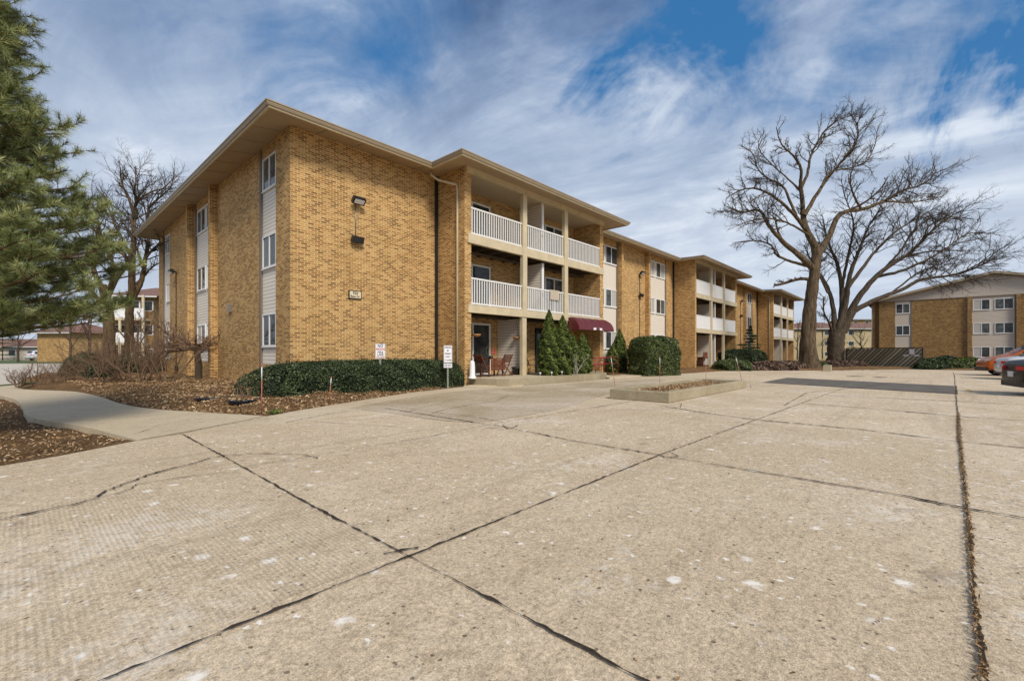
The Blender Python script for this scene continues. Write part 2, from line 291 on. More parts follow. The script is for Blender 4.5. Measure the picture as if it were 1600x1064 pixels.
class MB:
    def __init__(s): s.v = []; s.f = []; s.sm = []
    def add(s, vs, fs, smooth=False):
        o = len(s.v); s.v += [tuple(v) for v in vs]; s.f += [tuple(i + o for i in f) for f in fs]; s.sm += [smooth] * len(fs)
    def box(s, x0, x1, y0, y1, z0, z1):
        s.add([(x0, y0, z0), (x1, y0, z0), (x1, y1, z0), (x0, y1, z0), (x0, y0, z1), (x1, y0, z1), (x1, y1, z1), (x0, y1, z1)],
              [(0, 3, 2, 1), (4, 5, 6, 7), (0, 1, 5, 4), (1, 2, 6, 5), (2, 3, 7, 6), (3, 0, 4, 7)]); return s
    def obox(s, c, ax, ay, az):
        c, ax, ay, az = map(Vector, (c, ax, ay, az)); vs = []
        for k in (-1, 1):
            for (i, j) in ((-1, -1), (1, -1), (1, 1), (-1, 1)): vs.append(c + ax * i + ay * j + az * k)
        s.add(vs, [(0, 3, 2, 1), (4, 5, 6, 7), (0, 1, 5, 4), (1, 2, 6, 5), (2, 3, 7, 6), (3, 0, 4, 7)]); return s
    def bar(s, a, b, r, r2=None):           # square bar between two points
        a, b = Vector(a), Vector(b); d = (b - a); L = d.length; d.normalize()
        u = d.cross(Vector((0, 0, 1))); u = u.normalized() if u.length > 0.01 else Vector((1, 0, 0)); v = d.cross(u)
        return s.obox((a + b) / 2, u * r, v * (r2 or r), d * (L / 2))
    def prism(s, poly, z0, z1):
        n = len(poly); vs = [(p[0], p[1], z0) for p in poly] + [(p[0], p[1], z1) for p in poly]
        s.add(vs, [tuple(range(n))[::-1], tuple(range(n, 2 * n))] + [(i, (i + 1) % n, n + (i + 1) % n, n + i) for i in range(n)]); return s
    def tube(s, pts, rad, k=8, cap=True):
        pts = [Vector(p) for p in pts]; n = len(pts)
        rr = rad if isinstance(rad, (list, tuple)) else [rad] * n; vs = []
        for i, p in enumerate(pts):
            d = (pts[min(i + 1, n - 1)] - pts[max(i - 1, 0)]).normalized()
            u = d.cross(Vector((0.03, 0.02, 1))); u = u.normalized() if u.length > 0.05 else d.cross(Vector((1, 0, 0))).normalized(); v = d.cross(u)
            for j in range(k): a = 2 * math.pi * j / k; vs.append(p + (u * math.cos(a) + v * math.sin(a)) * rr[i])
        fs = [(i * k + j, i * k + (j + 1) % k, (i + 1) * k + (j + 1) % k, (i + 1) * k + j) for i in range(n - 1) for j in range(k)]
        if cap: fs += [tuple(range(k))[::-1], tuple(range((n - 1) * k, n * k))]
        s.add(vs, fs, k > 5); return s
    def lathe(s, c, prof, k=16):
        vs = []; n = len(prof)
        for (r, z) in prof:
            for j in range(k): a = 2 * math.pi * j / k; vs.append((c[0] + r * math.cos(a), c[1] + r * math.sin(a), c[2] + z))
        s.add(vs, [(i * k + j, i * k + (j + 1) % k, (i + 1) * k + (j + 1) % k, (i + 1) * k + j) for i in range(n - 1) for j in range(k)] + [tuple(range(k))[::-1], tuple(range((n - 1) * k, n * k))], True); return s
    def build(s, name, material, parent=None, org=None):
        o_ = Vector(org) if org is not None else (ORG.get(parent.name, Vector((0, 0, 0))) if parent else Vector((0, 0, 0)))
        me = bpy.data.meshes.new(name); me.from_pydata([tuple(Vector(v) - o_) for v in s.v], [], s.f)
        me.polygons.foreach_set('use_smooth', s.sm); me.update(); uvbox(me); me.materials.append(material)
        o = bpy.data.objects.new(name, me); COL.objects.link(o)
        if parent: o.parent = parent; ORG[o.name] = o_
        elif org is not None: o.location = o_; ORG[o.name] = o_
        return o
def npmesh(name, V, F, material, parent=None, org=None, tone=None, smooth=False):
    o_ = np.array(Vector(org) if org is not None else (ORG.get(parent.name, Vector((0, 0, 0))) if parent else (0, 0, 0)), dtype=float)
    V = np.asarray(V, dtype=np.float64) - o_; F = np.asarray(F, dtype=np.int32); k = F.shape[1]
    me = bpy.data.meshes.new(name); me.vertices.add(len(V)); me.vertices.foreach_set('co', V.astype(np.float32).ravel())
    me.loops.add(F.size); me.loops.foreach_set('vertex_index', F.ravel()); me.polygons.add(len(F))
    me.polygons.foreach_set('loop_start', np.arange(0, F.size, k, dtype=np.int32))
    me.polygons.foreach_set('use_smooth', np.full(len(F), smooth))
    if tone is not None:
        a = me.attributes.new('tone', 'FLOAT', 'POINT'); a.data.foreach_set('value', np.asarray(tone, dtype=np.float32))
    me.update(calc_edges=True); me.materials.append(material)
    o = bpy.data.objects.new(name, me); COL.objects.link(o)
    if parent: o.parent = parent; ORG[o.name] = Vector(o_)
    elif org is not None: o.location = o_; ORG[o.name] = Vector(o_)
    return o
def thing(name, label, cat, loc=(0, 0, 0), rz=0.0, group=None):
    o = bpy.data.objects.new(name, None); o.empty_display_size = 0.3; COL.objects.link(o); o.location = loc; o.rotation_euler = (0, 0, rz)
    ORG[o.name] = Vector(loc); return tag(o, label, cat, group)
def tag(o, label=None, cat=None, group=None, kind=None):
    if label: o['label'] = label
    if cat: o['category'] = cat
    if group: o['group'] = group
    if kind: o['kind'] = kind
    return o
def unit(a): return a / np.maximum(np.linalg.norm(a, axis=-1, keepdims=True), 1e-9)
def tubes(P, Rr, k, rough=0.0):                        # P (N,S,3) Rr (N,S)
    P = np.asarray(P, float); Rr = np.asarray(Rr, float); N, S, _ = P.shape
    T = unit(np.gradient(P, axis=1)); ref = np.zeros_like(T); ref[..., 2] = 1.0; ref[..., 0] = 0.13
    ref = np.where((np.abs(T[..., 2]) > 0.93)[..., None], np.array([1.0, 0.1, 0.0]), ref)
    ref = np.repeat(ref[:, :1], S, axis=1)
    U = unit(np.cross(T, ref)); W = np.cross(T, U)
    a = np.arange(k) * 2 * np.pi / k; rf_ = np.ones((N, S, k))
    if rough:
        ss = np.arange(S)[None, :, None]; nn_ = np.arange(N)[:, None, None] * 1.7
        rf_ = 1 + rough * (np.sin(a * 3 + ss * .45 + nn_) * .6 + np.sin(a * 5 - ss * .8 + nn_ * 2) * .5 + np.sin(ss * .7 + nn_ + a * 2) * .25 + np.random.default_rng(3).normal(0, .35, (N, S, k)))
    V = P[:, :, None] + (Rr[:, :, None] * rf_)[..., None] * (U[:, :, None] * np.cos(a)[:, None] + W[:, :, None] * np.sin(a)[:, None])
    idx = np.arange(N * S * k).reshape(N, S, k); i0 = idx[:, :-1]; i1 = idx[:, 1:]
    F = np.stack([i0, np.roll(i0, -1, axis=2), np.roll(i1, -1, axis=2), i1], axis=-1).reshape(-1, 4)
    return V.reshape(-1, 3), F
def resample(pts, S):
    pts = np.asarray(pts, float); d = np.r_[0, np.cumsum(np.linalg.norm(np.diff(pts, axis=0), axis=1))]; u = np.linspace(0, d[-1], S)
    return np.stack([np.interp(u, d, pts[:, i]) for i in range(pts.shape[1])], axis=1)
def smoothpts(pts, it=1):
    pts = np.asarray(pts, float)
    for _ in range(it):
        q = [pts[0]]
        for a, b in zip(pts[:-1], pts[1:]): q += [a * .75 + b * .25, a * .25 + b * .75]
        q.append(pts[-1]); pts = np.array(q)
    return pts
def leaves(C, Nn, size, asp=0.55, jitter=0.8, tone=None, rs=rng):
    n = len(C); d = unit(Nn + rs.normal(0, jitter, (n, 3))); r = unit(rs.normal(0, 1, (n, 3))); u = unit(np.cross(d, r)); v = np.cross(d, u)
    s = (size * rs.uniform(0.6, 1.3, n))[:, None]
    V = np.stack([C - u * s, C - v * s * asp + d * s * 0.15, C + u * s, C + v * s * asp + d * s * 0.15], axis=1).reshape(-1, 3)
    F = np.arange(4 * n).reshape(n, 4); tn = tone if tone is not None else rs.uniform(0, 1, n)
    return V, F, np.repeat(np.clip(tn, 0, 1), 4)

# ------------------------------------------------------------------ ground
YM, XA, YF, X1 = 14.589, 5.752, 12.909, 11.47
gr = MB(); gr.box(-400, 500, -400, 500, -0.6, -0.35); tag(gr.build('ground', M['turf']), kind='structure')
edge = [(-40, -16), (-6.0, 4.1), (-3.0, 5.85), (-0.12, 7.54), (0.39, 7.77), (1.17, 8.29), (1.71, 8.45), (3.31, 9.55), (3.94, 9.94), (6.01, 10.91), (8.3, 11.9), (10.53, 12.35), (11.2, 12.5), (12.1, 11.6), (12.6, 11.1), (19, 11.2), (21.9, 11.35), (24.0, 11.2), (26.56, 10.67), (32.0, 10.16), (34.5, 8.6), (36.87, 6.47), (38.4, 4.9), (41.5, 3.2), (45.2, 0.94), (45.2, -2.5), (44.6, -5), (44.6, -60), (-40, -60)]
MB().prism(edge, -0.34, 0.0).build('parking_lot', M['pave'])['kind'] = 'structure'
def strip(mb, pts, wd, z, jag=0.3, step=0.06, seed=0):
    rs = np.random.default_rng(seed); p = np.array([(a[0], a[1]) for a in pts], float)
    L = np.linalg.norm(np.diff(p, axis=0), axis=1).sum(); n = max(4, int(L / step)); q = resample(p, n)
    if jag: q = q + np.cumsum(rs.normal(0, jag * wd * 0.25, (n, 2)), axis=0) * np.sin(np.linspace(0, np.pi, n))[:, None] * 0.5 + rs.normal(0, jag * wd * 0.3, (n, 2))
    d = unit(np.gradient(q, axis=0)); nn = np.stack([-d[:, 1], d[:, 0]], axis=1)
    lf = np.clip(.85 + np.interp(np.arange(n), np.arange(0, n + 8, 8), rs.normal(0, .24, len(np.arange(0, n + 8, 8)))), .05, 1.6)[:, None]; wa = lf * wd * np.clip(rs.normal(0.45, 0.3, n), 0.05, 1.4)[:, None]; wb = lf * wd * np.clip(rs.normal(0.45, 0.3, n), 0.05, 1.4)[:, None]
    A = q + nn * wa; B = q - nn * wb; o = len(mb.v)
    mb.v += [(a[0], a[1], z) for a in A] + [(a[0], a[1], z) for a in B]
    mb.f += [(o + n + i, o + n + i + 1, o + i + 1, o + i) for i in range(n - 1)]; mb.sm += [False] * (n - 1)
# drive apron and damp areas: thin sheets on the slab
ap = [(1.71, 8.44), (3.31, 9.54), (6.01, 10.90), (8.3, 11.88), (10.53, 12.34), (11.15, 12.48), (12.05, 11.58), (12.55, 11.08), (19, 11.18), (21.9, 11.33), (26.56, 10.65), (32.0, 10.14), (34.4, 8.6), (36.8, 6.47), (30, 7.3), (22, 8.4), (14, 9.9), (9.0, 10.2), (5.5, 9.2), (3.2, 8.25)]
MB().prism(ap, 0.0005, 0.004).build('drive_apron', M['apron'])['kind'] = 'structure'
dm = [(5.0, 9.55), (6.6, 10.3), (9.2, 11.2), (12.4, 10.9), (18, 9.8), (21, 8.9), (17, 8.0), (11.0, 6.9), (8.5, 6.0), (5.6, 5.75), (5.2, 6.6), (5.25, 8.2)]
dq = smoothpts(dm + dm[:1], 2)[:-1]; MB().prism([tuple(q) for q in dq], 0.0045, 0.008).build('damp_patch', M['damp'])['kind'] = 'structure'
MB().prism([(21.0, 5.05), (25.9, 5.1), (23.7, -0.78), (19.05, -0.66)], 0.0005, 0.0085).build('asphalt_patch', M['asphalt'])['kind'] = 'structure'
jm = MB(); Z = 0.013
for a in ([(1.7, 5.47), (4, 5.42), (5.7, 5.58), (10.9, 5.54)], [(-8, 2.32), (0.2, 2.31), (5.4, 2.40), (9.4, 2.33), (16.15, 2.2), (19.6, 2.1)]): strip(jm, a, 0.016, Z, 0.25, 0.05, len(jm.v))
for a, wd in (([(1.71, 8.42), (1.67, 6.02), (1.66, 5.5)], .016), ([(1.66, 5.5), (1.62, 3.6), (1.61, 2.36), (1.6, 0.4), (1.6, -2)], .015), ([(5.55, 8.9), (5.5, 5.5)], .028), ([(5.55, 5.5), (5.3, 3.6), (5.28, 2.4)], .028), ([(5.26, 2.3), (5.22, 1.2), (5.2, .2), (5.12, -.24), (5.0, -1.6), (5.0, -6)], .028),
              ([(10.3, 4.7), (10.0, 4.2), (9.6, 3.4), (9.27, 2.35), (9.23, .74), (8.9, -.3), (8.8, -4)], .04), ([(13.0, 2.25), (12.8, .7), (12.45, -.4), (12.3, -5)], .045), ([(16.1, 2.1), (16.1, .5), (16.15, -.6), (16.2, -5)], .05), ([(19.9, 2.1), (19.5, -.6), (19.8, -5)], .05), ([(9.5, 10.2), (7.3, 9.0), (5.5, 8.0)], .010), ([(-2.5, 8.1), (-2.3, 2.3)], .012)): strip(jm, a, wd, Z, 0.35, 0.05, len(jm.v))
for a, wd in (([(0, 814), (60, 801), (95, 793), (120, 789), (150, 779), (165, 768), (180, 763), (235, 742), (270, 733), (300, 726), (325, 718), (352, 712), (370, 711)], .016), ([(140, 783), (180, 774), (205, 765), (212, 758), (250, 752), (300, 745), (370, 738)], .008), ([(355, 716), (385, 710), (430, 710), (470, 711), (487, 714), (497, 717)], .010),
              ([(446, 661), (490, 652), (520, 646), (545, 643)], .012), ([(400, 655), (445, 655)], .010), ([(486, 659), (560, 664), (620, 667)], .008), ([(675, 646), (700, 640), (740, 632), (775, 628), (795, 618), (830, 616)], .013), ([(570, 630), (620, 636), (680, 645), (740, 652), (790, 661)], .008),
              ([(396, 654), (430, 648), (456, 643)], .012), ([(216, 688), (283, 678), (396, 655)], .014), ([(955, 640), (1000, 641), (1040, 640), (1064, 637), (1065, 631), (1060, 630)], .010), ([(1030, 711), (1042, 717), (1060, 714), (1048, 708), (1035, 709)], .012), ([(1225, 634), (1260, 614), (1340, 606)], .014), ([(1340, 606), (1420, 596)], .02), ([(600, 868), (635, 860), (655, 858)], .014), ([(785, 664), (795, 672), (810, 665)], .010),
              ([(160, 1064), (185, 1058)], .012), ([(208, 680), (250, 665), (300, 656)], .006)): strip(jm, [g(*q) for q in a], wd * 1.6, Z + 0.001, 0.45, 0.04, len(jm.v))
strip(jm, [(-1, -.17), (2.5, -.16), (3.4, -.18), (4.07, -.21), (5.03, -.24)], .020, Z + .002, .5, .03, 5)
strip(jm, [(5.03, -.24), (6.28, -.28), (8.94, -.36), (12.5, -.47)], .020, Z + .002, .5, .04, 6); strip(jm, [(12.5, -.47), (25.2, -.88), (40, -1.3)], .022, Z + .002, .5, .06, 6)
# expansion joint round the asphalt
strip(jm, [(21.0, 5.1), (19.0, -.72)], .035, .015, .3, .08, 3); strip(jm, [(19.0, -.7), (23.8, -.84)], .03, .015, .3, .08, 3)
strip(jm, [(17.3, 4.5), (18.4, 4.8), (19.1, 5.0), (20.9, 5.1)], .012, Z, .3, .05, 8)
tag(jm.build('pavement_joints', M['dirt']), kind='structure')
ym = MB(); 
for x in (22.6, 28.9, 34.3): ym.prism([(x, -2.2), (x + .10, -2.2), (x + 1.2, -7), (x + 1.1, -7)], 0.001, 0.006)
for k in range(5): ym.prism([(20.3 + k * .33, -1.0 + .05 * (k % 2)), (20.5 + k * .33, -1.02), (20.46 + k * .33, -1.12), (20.28 + k * .33, -1.10)], 0.001, 0.006)
m_, t, b = mat('worn_yellow_paint'); setb(t, b, t.mix(t.ramp(t.noise(t.pos(), 7, 5, .8), (.42, 0.0), (.55, 1.0)), (0.50, 0.39, 0.26), (0.55, 0.34, 0.06)), 0.8); M['ypaint'] = m_
ym.build('parking_lines', M['ypaint'])['kind'] = 'structure'

# walk
wl = [(-0.9, 27), (-0.32, 19.63), (-0.06, 18.54), (0.05, 16.6), (0.1, 15.0), (0.12, 13.11), (0.30, 12.1), (0.58, 11.2), (0.83, 10.2), (0.98, 9.3), (1.17, 8.29)]
wr = [(3.31, 9.55), (2.73, 10.96), (2.03, 12.51), (1.70, 14.37), (1.63, 17.0), (1.45, 19.0), (1.19, 20.56), (-0.1, 22.9), (0.2, 27)]
wl_s = smoothpts(wl, 2); wr_s = smoothpts(wr, 2)
MB().prism([tuple(p) for p in wl_s[:-1]] + [(1.17, 8.295), (3.31, 9.555)] + [tuple(p) for p in wr_s[1:]], -0.30, 0.006).build('walkway', M['walk'])['kind'] = 'structure'
strip_m = MB(); strip(strip_m, [g(208, 662), g(250, 656), g(300, 648), g(345, 645)], .006, .011, .3, .05, 2); tag(strip_m.build('walkway_joint', M['dirt']), kind='structure')

# beds: height fields cut to polygons
def inside(P, poly):
    x, y = P[:, 0], P[:, 1]; r = np.zeros(len(P), bool); n = len(poly); j = n - 1
    for i in range(n):
        xi, yi = poly[i][:2]; xj, yj = poly[j][:2]
        c = ((yi > y) != (yj > y)) & (x < (xj - xi) * (y - yi) / ((yj - yi) or 1e-9) + xi); r ^= c; j = i
    return r
def bed(name, poly, hfun, material, step=0.25):
    x0, y0 = np.min([p[:2] for p in poly], axis=0) - step; x1, y1 = np.max([p[:2] for p in poly], axis=0) + step
    nx, ny = int((x1 - x0) / step) + 2, int((y1 - y0) / step) + 2
    X, Y = np.meshgrid(np.linspace(x0, x1, nx), np.linspace(y0, y1, ny)); P = np.stack([X.ravel(), Y.ravel()], 1)
    Zv = hfun(P[:, 0], P[:, 1]); idx = np.arange(nx * ny).reshape(ny, nx)
    F = np.stack([idx[:-1, :-1], idx[:-1, 1:], idx[1:, 1:], idx[1:, :-1]], -1).reshape(-1, 4)
    keep = inside(P, poly); keep = keep[F].any(axis=1); 
    o = npmesh(name, np.c_[P, Zv], F[keep], material, smooth=True); o['kind'] = 'structure'; return o
def wav(x, y): return 0.03 * np.sin(x * 3.1 + y * 1.3) + 0.025 * np.sin(y * 4.3 - x * 2.2) + 0.02 * np.sin(x * 9 + y * 7)
def dist_line(P, line):
    P = np.asarray(P); best = np.full(len(P), 1e9)
    for a, b in zip(line[:-1], line[1:]):
        a = np.array(a[:2]); b = np.array(b[:2]); tt = np.clip(((P - a) @ (b - a)) / ((b - a) @ (b - a)), 0, 1); best = np.minimum(best, np.linalg.norm(P - (a + tt[:, None] * (b - a)), axis=1))
    return best
lot_e = edge[1:25]
def h_left(x, y):
    d = dist_line(np.c_[x, y], edge[0:6]); return -0.02 - 0.06 * np.clip(d / 1.6, 0, 1) + wav(x, y) * 0.5 * np.clip(d / .6, 0, 1)
lbed = [(-30, -10), (-6, 4.1), (-3, 5.85), (-.12, 7.54), (1.17, 8.29)] + [tuple(p) for p in wl_s[::-1][1:]] + [(-8, 27), (-30, 20)]
bed('left_mulch_bed', lbed, h_left, M['mulch'], 0.16)
def h_main(x, y):
    P = np.c_[x, y]; d = np.minimum(dist_line(P, edge[5:25]), dist_line(P, [tuple(q) for q in wr_s]))
    h = -0.05 + 0.16 * np.clip(d / 1.2, 0, 1) + wav(x, y) * np.clip(d / .5, 0, 1) + .06 * np.clip((d - 1) / 3, 0, 1)
    return np.where(inside(P, edge) & (d > .02), -0.3, np.where(inside(P, pat) , -.2, h))
pat = [(11.72, 14.5), (11.72, 12.95), (12.05, 11.6), (12.45, 11.3), (19.5, 11.35), (20.5, 12.9), (21.3, 12.9), (21.3, 14.5)]
mbed = [tuple(q) for q in wr_s] + [(0.2, 27), (1.2, 34), (5.6, 34.5), (5.9, 14.7), (11.6, 14.7), (12, 13.2)] + edge[5:13][::-1]
mbed = [(3.31, 9.55), (6.01, 10.91), (8.3, 11.9), (10.53, 12.35), (11.2, 12.5), (11.9, 13.0), (11.9, 14.8), (5.9, 14.8), (5.9, 34.5), (1.2, 34.5), (0.2, 27)] + [tuple(q) for q in wr_s[::-1]]
bed('mulch_bed', mbed, h_main, M['mulch'], 0.16)
fbed = [(21.5, 11.5), (24, 11.3), (26.56, 10.75), (32, 10.25), (34.6, 8.7), (37, 6.6), (38.5, 5), (41.5, 3.3), (45.3, 1.1), (45.3, -2.5), (44.7, -5), (44.7, -40), (73.5, -40), (73.5, 8), (72, 40), (60, 14.8), (21.5, 14.8)]
bed('far_bed', fbed, lambda x, y: -0.05 + 0.17 * np.clip(dist_line(np.c_[x, y], edge[14:28]) / 1.5, 0, 1) + wav(x, y) * .6, M['mulch'], 0.5)
# far road on the left
MB().prism([(-6, 25.5), (-0.42, 25.92), (0.16, 27.26), (1.23, 29.15), (3.5, 36), (6, 60), (5, 75), (-1.2, 78), (-40, 90), (-60, 40)], -0.34, -0.02).build('road', M['far_road'])['kind'] = 'structure'
MB().prism([(-7, 24.6), (-0.5, 25.1), (0.3, 26.6), (1.5, 28.9), (1.23, 29.15), (0.16, 27.26), (-0.42, 25.92), (-7, 25.5)], -0.34, 0.03).build('grass_verge', M['turf'])['kind'] = 'structure'
MB().prism([(-40, 90), (-1.2, 78), (5, 75), (9, 110), (-60, 140)], -0.34, 0.0).build('lawn', M['turf'])['kind'] = 'structure'
# patio slab
MB().prism([(11.72, 14.3), (11.72, 12.95), (11.98, 11.72), (12.2, 11.3), (18.4, 11.24), (19.6, 11.6), (20.4, 12.6), (21.1, 12.9), (21.1, 14.3)], -0.3, 0.27).build('patio_slab', M['curb'])['kind'] = 'structure'
MB().prism([(11.75, 14.2), (11.78, 12.98), (12.02, 11.78), (12.24, 11.36), (15.3, 11.34), (15.3, 14.2)], 0.2705, 0.276).build('patio_surface', M['walk'])['kind'] = 'structure'
MB().prism([(20.6, 12.85), (19.2, 11.2), (21.5, 11.1), (24.2, 11.3), (24.2, 12.2), (22.0, 12.85)], -0.3, 0.05).build('entry_path', M['walk'])['kind'] = 'structure'
MB().prism([(11.1, 12.55), (12.0, 11.7), (12.6, 11.0), (13.0, 11.25), (12.1, 12.2), (11.9, 12.85)], -.3, .035).build('stone_edging', M['walk'])['kind'] = 'structure'

# mulch chips
def chips(name, poly, hfun, n, size, mt, zoff=0.01, zs=None):
    p = np.array([q[:2] for q in poly]); P = rng.uniform(p.min(0), p.max(0), (n * 4, 2)); P = P[inside(P, poly)][:n]
    C = np.c_[P, (hfun(P[:, 0], P[:, 1]) if callable(hfun) else np.full(len(P), hfun)) + zoff + rng.uniform(0, .02, len(P))]
    V, F, tn = leaves(C, np.tile([0, 0, 1.0], (len(C), 1)), size, 0.35, 0.45, rng.beta(1.6, 1.6, len(C)))
    return tag(npmesh(name, V, F, mt, tone=tn), kind='stuff')
chips('mulch_chips', [(-6, 4.3), (-.12, 7.6), (1.1, 8.35), (.9, 9.4), (.5, 11.2), (.05, 13), (0, 16), (-.5, 20), (-5, 18), (-9, 10)], h_left, 22000, .026, M['chip'])
c_ = chips('mulch_chips', [(3.31, 9.7), (6.01, 11.05), (8.3, 12.0), (11, 12.6), (11, 14.4), (5.6, 14.4), (5.6, 24), (4, 27), (1.2, 27), (1.5, 21), (1.8, 15), (2.2, 12.6)], h_main, 26000, .036, M['chip'])

# ------------------------------------------------------------------ concrete planter on the lot
pl_ = thing('concrete_planter', 'low rectangular weathered concrete planter filled with brown river stones in the lot', 'planter', (14, 5.5, 0))
px0, px1_, py0, py1 = 10.9, 17.5, 4.70, 6.35; tw = .17
mb = MB(); zt = .27
V = [(px0, py0), (px1_, py0), (px1_, py1), (px0, py1)]; I = [(px0 + tw, py0 + tw), (px1_ - tw, py0 + tw), (px1_ - tw, py1 - tw), (px0 + tw, py1 - tw)]
def ring(mb, V, I, z0, z1, bev=.02):
    n = len(V); cx = sum(v[0] for v in V) / n; cy = sum(v[1] for v in V) / n
    sh = lambda p, d: (p[0] + (d if p[0] < cx else -d), p[1] + (d if p[1] < cy else -d))
    L = [[(*v, z0) for v in V], [(*v, z1 - bev) for v in V], [(*sh(v, bev), z1) for v in V], [(*sh(v, -bev), z1) for v in I], [(*v, z1 - bev) for v in I], [(*v, z0) for v in I]]
    vs = sum(L, []); mb.add(vs, [(k * n + i, k * n + (i + 1) % n, (k + 1) * n + (i + 1) % n, (k + 1) * n + i) for k in range(5) for i in range(n)])
ring(mb, V, I, 0.012, zt); mb.build('curb_wall', M['curb'], pl_)
MB().box(px0 + tw, px1_ - tw, py0 + tw, py1 - tw, .012, .17).build('soil', M['mulch'], pl_)
stn = chips('river_stones', [(px0 + tw, py0 + tw), (px1_ - tw, py0 + tw), (px1_ - tw, py1 - tw), (px0 + tw, py1 - tw)], .185, 3600, .035, M['chip'], .0)
stn['label'] = 'loose brown stones filling the concrete planter'; del stn['kind']
stn.parent = pl_; stn.location = -Vector(pl_.location); stn['kind'] = 'stuff'
del stn['label']

# ------------------------------------------------------------------ main apartment building
B = thing('apartment_building', 'long three storey tan brick apartment building with white balcony railings', 'building', (XA, YM, 0))
ZW = 8.34
blocks = [(11.47, 21.46), (34.65, 44.94), (58.46, 69.65)]
mw = MB(); found = MB(); sid = MB(); btr = MB()
XEND = 72.0; YL = 33.85; FD = .28; FW = .26
win_specs = []
# main facade segments along X at plane YM
def fbrick(x0, x1): mw.box(x0, x1, YM, YM + .35, 0, ZW)
def ffin(x0): mw.box(x0, x0 + FW, YM - FD, YM + .3, 0, ZW)
def fsid(x0, x1):
    MB().box(x0, x1, YM + .06, YM + .3, .55, 7.95).build('siding_panel', M['siding'], B); mw.box(x0, x1, YM + .02, YM + .3, 0, .55); mw.box(x0, x1, YM + .03, YM + .3, 7.95, ZW)
    MB().box(x0, x0 + .10, YM - .01, YM + .2, .3, ZW - .02).build('corner_trim', M['brown'], B); MB().box(x1 - .13, x1, YM - .01, YM + .2, .3, ZW - .02).build('corner_trim', M['brown'], B)
fbrick(XA + .35, 11.47)
mw.box(XA, XA + .35, YM, 15.77, 0, ZW)
for bi, (b0, b1) in enumerate(blocks):
    nx = blocks[bi + 1][0] if bi < 2 else XEND
    if bi < 2:
        s = b0
        fbrick(b1, s + 11.6); fsid(s + 11.6, s + 14.58); ffin(s + 14.58); fbrick(s + 14.84, s + 18.4); ffin(s + 18.4); fsid(s + 18.66, s + 21.9); fbrick(s + 21.9, nx)
        for zb in (1.48, 4.12, 6.80):
            for a, c in ((s + 11.75, s + 12.95), (s + 13.1, s + 14.52), (s + 18.80, s + 19.98), (s + 20.2, s + 21.75)): win_specs.append(('Y', a, c, zb, zb + 1.1, YM + .06))
    else:
        fbrick(b1, nx)
# end facade along Y at plane XA
def ebrick(y0, y1): mw.box(XA, XA + .35, y0, y1, 0, ZW)
def efin(y0): mw.box(XA - FD, XA + .3, y0, y0 + FW, 0, ZW)
def esid(y0, y1):
    MB().box(XA + .06, XA + .3, y0, y1, .85, 7.98).build('siding_panel', M['siding'], B); mw.box(XA + .02, XA + .3, y0, y1, 0, .83); mw.box(XA + .03, XA + .3, y0, y1, 7.98, ZW)
    MB().box(XA - .01, XA + .2, y1 - .14, y1, .3, ZW - .02).build('corner_trim', M['brown'], B)
esid(15.77, 17.25); ebrick(17.25, 22.15); efin(22.15 + 0); ebrick(22.15 + FW, 22.5); esid(22.5, 25.75); ebrick(25.75, 25.9); efin(25.9); ebrick(26.16, 31.0); esid(31.0, 32.75); ebrick(32.75, YL)
for zb in (1.46, 4.13, 6.80):
    win_specs.append(('X', 15.80, 17.02, zb, zb + 1.12, XA + .06)); win_specs.append(('X', 24.08, 25.45, zb, zb + 1.08, XA + .06)); win_specs.append(('X', 22.62, 23.86, zb, zb + 1.08, XA + .06)); win_specs.append(('X', 31.1, 32.0, zb, zb + 1.05, XA + .06))
# back of building closes the volume
mw.box(XA + .3, XEND, YL - .3, YL, 0, ZW); mw.box(XEND - .3, XEND, YM, YL, 0, ZW)
found.box(XA - .03, XA + .2, YM - .03, YL, -.2, .10); found.box(XA - .03, X1, YM - .03, YM + .1, -.2, .12)
# projecting blocks: side walls and piers, inner walls
PW = .33
rec = MB(); pat_w = MB()
for bi, (b0, b1) in enumerate(blocks):
    mw.box(b0, b0 + PW, YF, YM, 0, ZW); mw.box(b1 - PW, b1, YF, YM, 0, ZW)
    MB().box(b0 + PW, b1 - PW, YM + .02, YM + .3, .27, ZW).build('balcony_back_wall', M['brick'], B)
mw.build('brick_wall', M['brick'], B); 
found.build('foundation', M['curb'], B)

def window(kind, a, c, z0, z1, pl, parent, idx, trimmat='white'):
    fw = .055; mb = MB(); dd = .05
    def bx(u0, u1, w0, w1, d0, d1):
        if kind == 'Y': mb.box(u0, u1, pl - d1, pl - d0, w0, w1)
        else: mb.box(pl - d1, pl - d0, u0, u1, w0, w1)
    bx(a, c, z0, z0 + fw, 0, dd); bx(a, c, z1 - fw, z1, 0, dd); bx(a, a + fw, z0 + fw, z1 - fw, 0, dd); bx(c - fw, c, z0 + fw, z1 - fw, 0, dd)
    mid = (a + c) / 2; bx(mid - .03, mid + .03, z0 + fw, z1 - fw, 0, dd - .004); bx(a - .03, c + .03, z0 - .03, z0, 0, dd + .02)
    f = mb.build('window', M[trimmat], parent)
    for k, (u0, u1) in enumerate(((a + fw, mid - .03), (mid + .03, c - fw))):
        mb = MB(); bx(u0, u1, z0 + fw, z1 - fw, 0.004, 0.018)
        mm = (M['glass'], M['glass'], M['glass_g'])[idx % 3] if k == 0 else (M['glass_c'], M['glass_g'], M['glass'], M['glass_c'], M['glass_g'])[(idx * 3) % 5]; mb.build('pane', mm, f)
for i, s_ in enumerate(win_specs): window(*s_[:6], B, i)

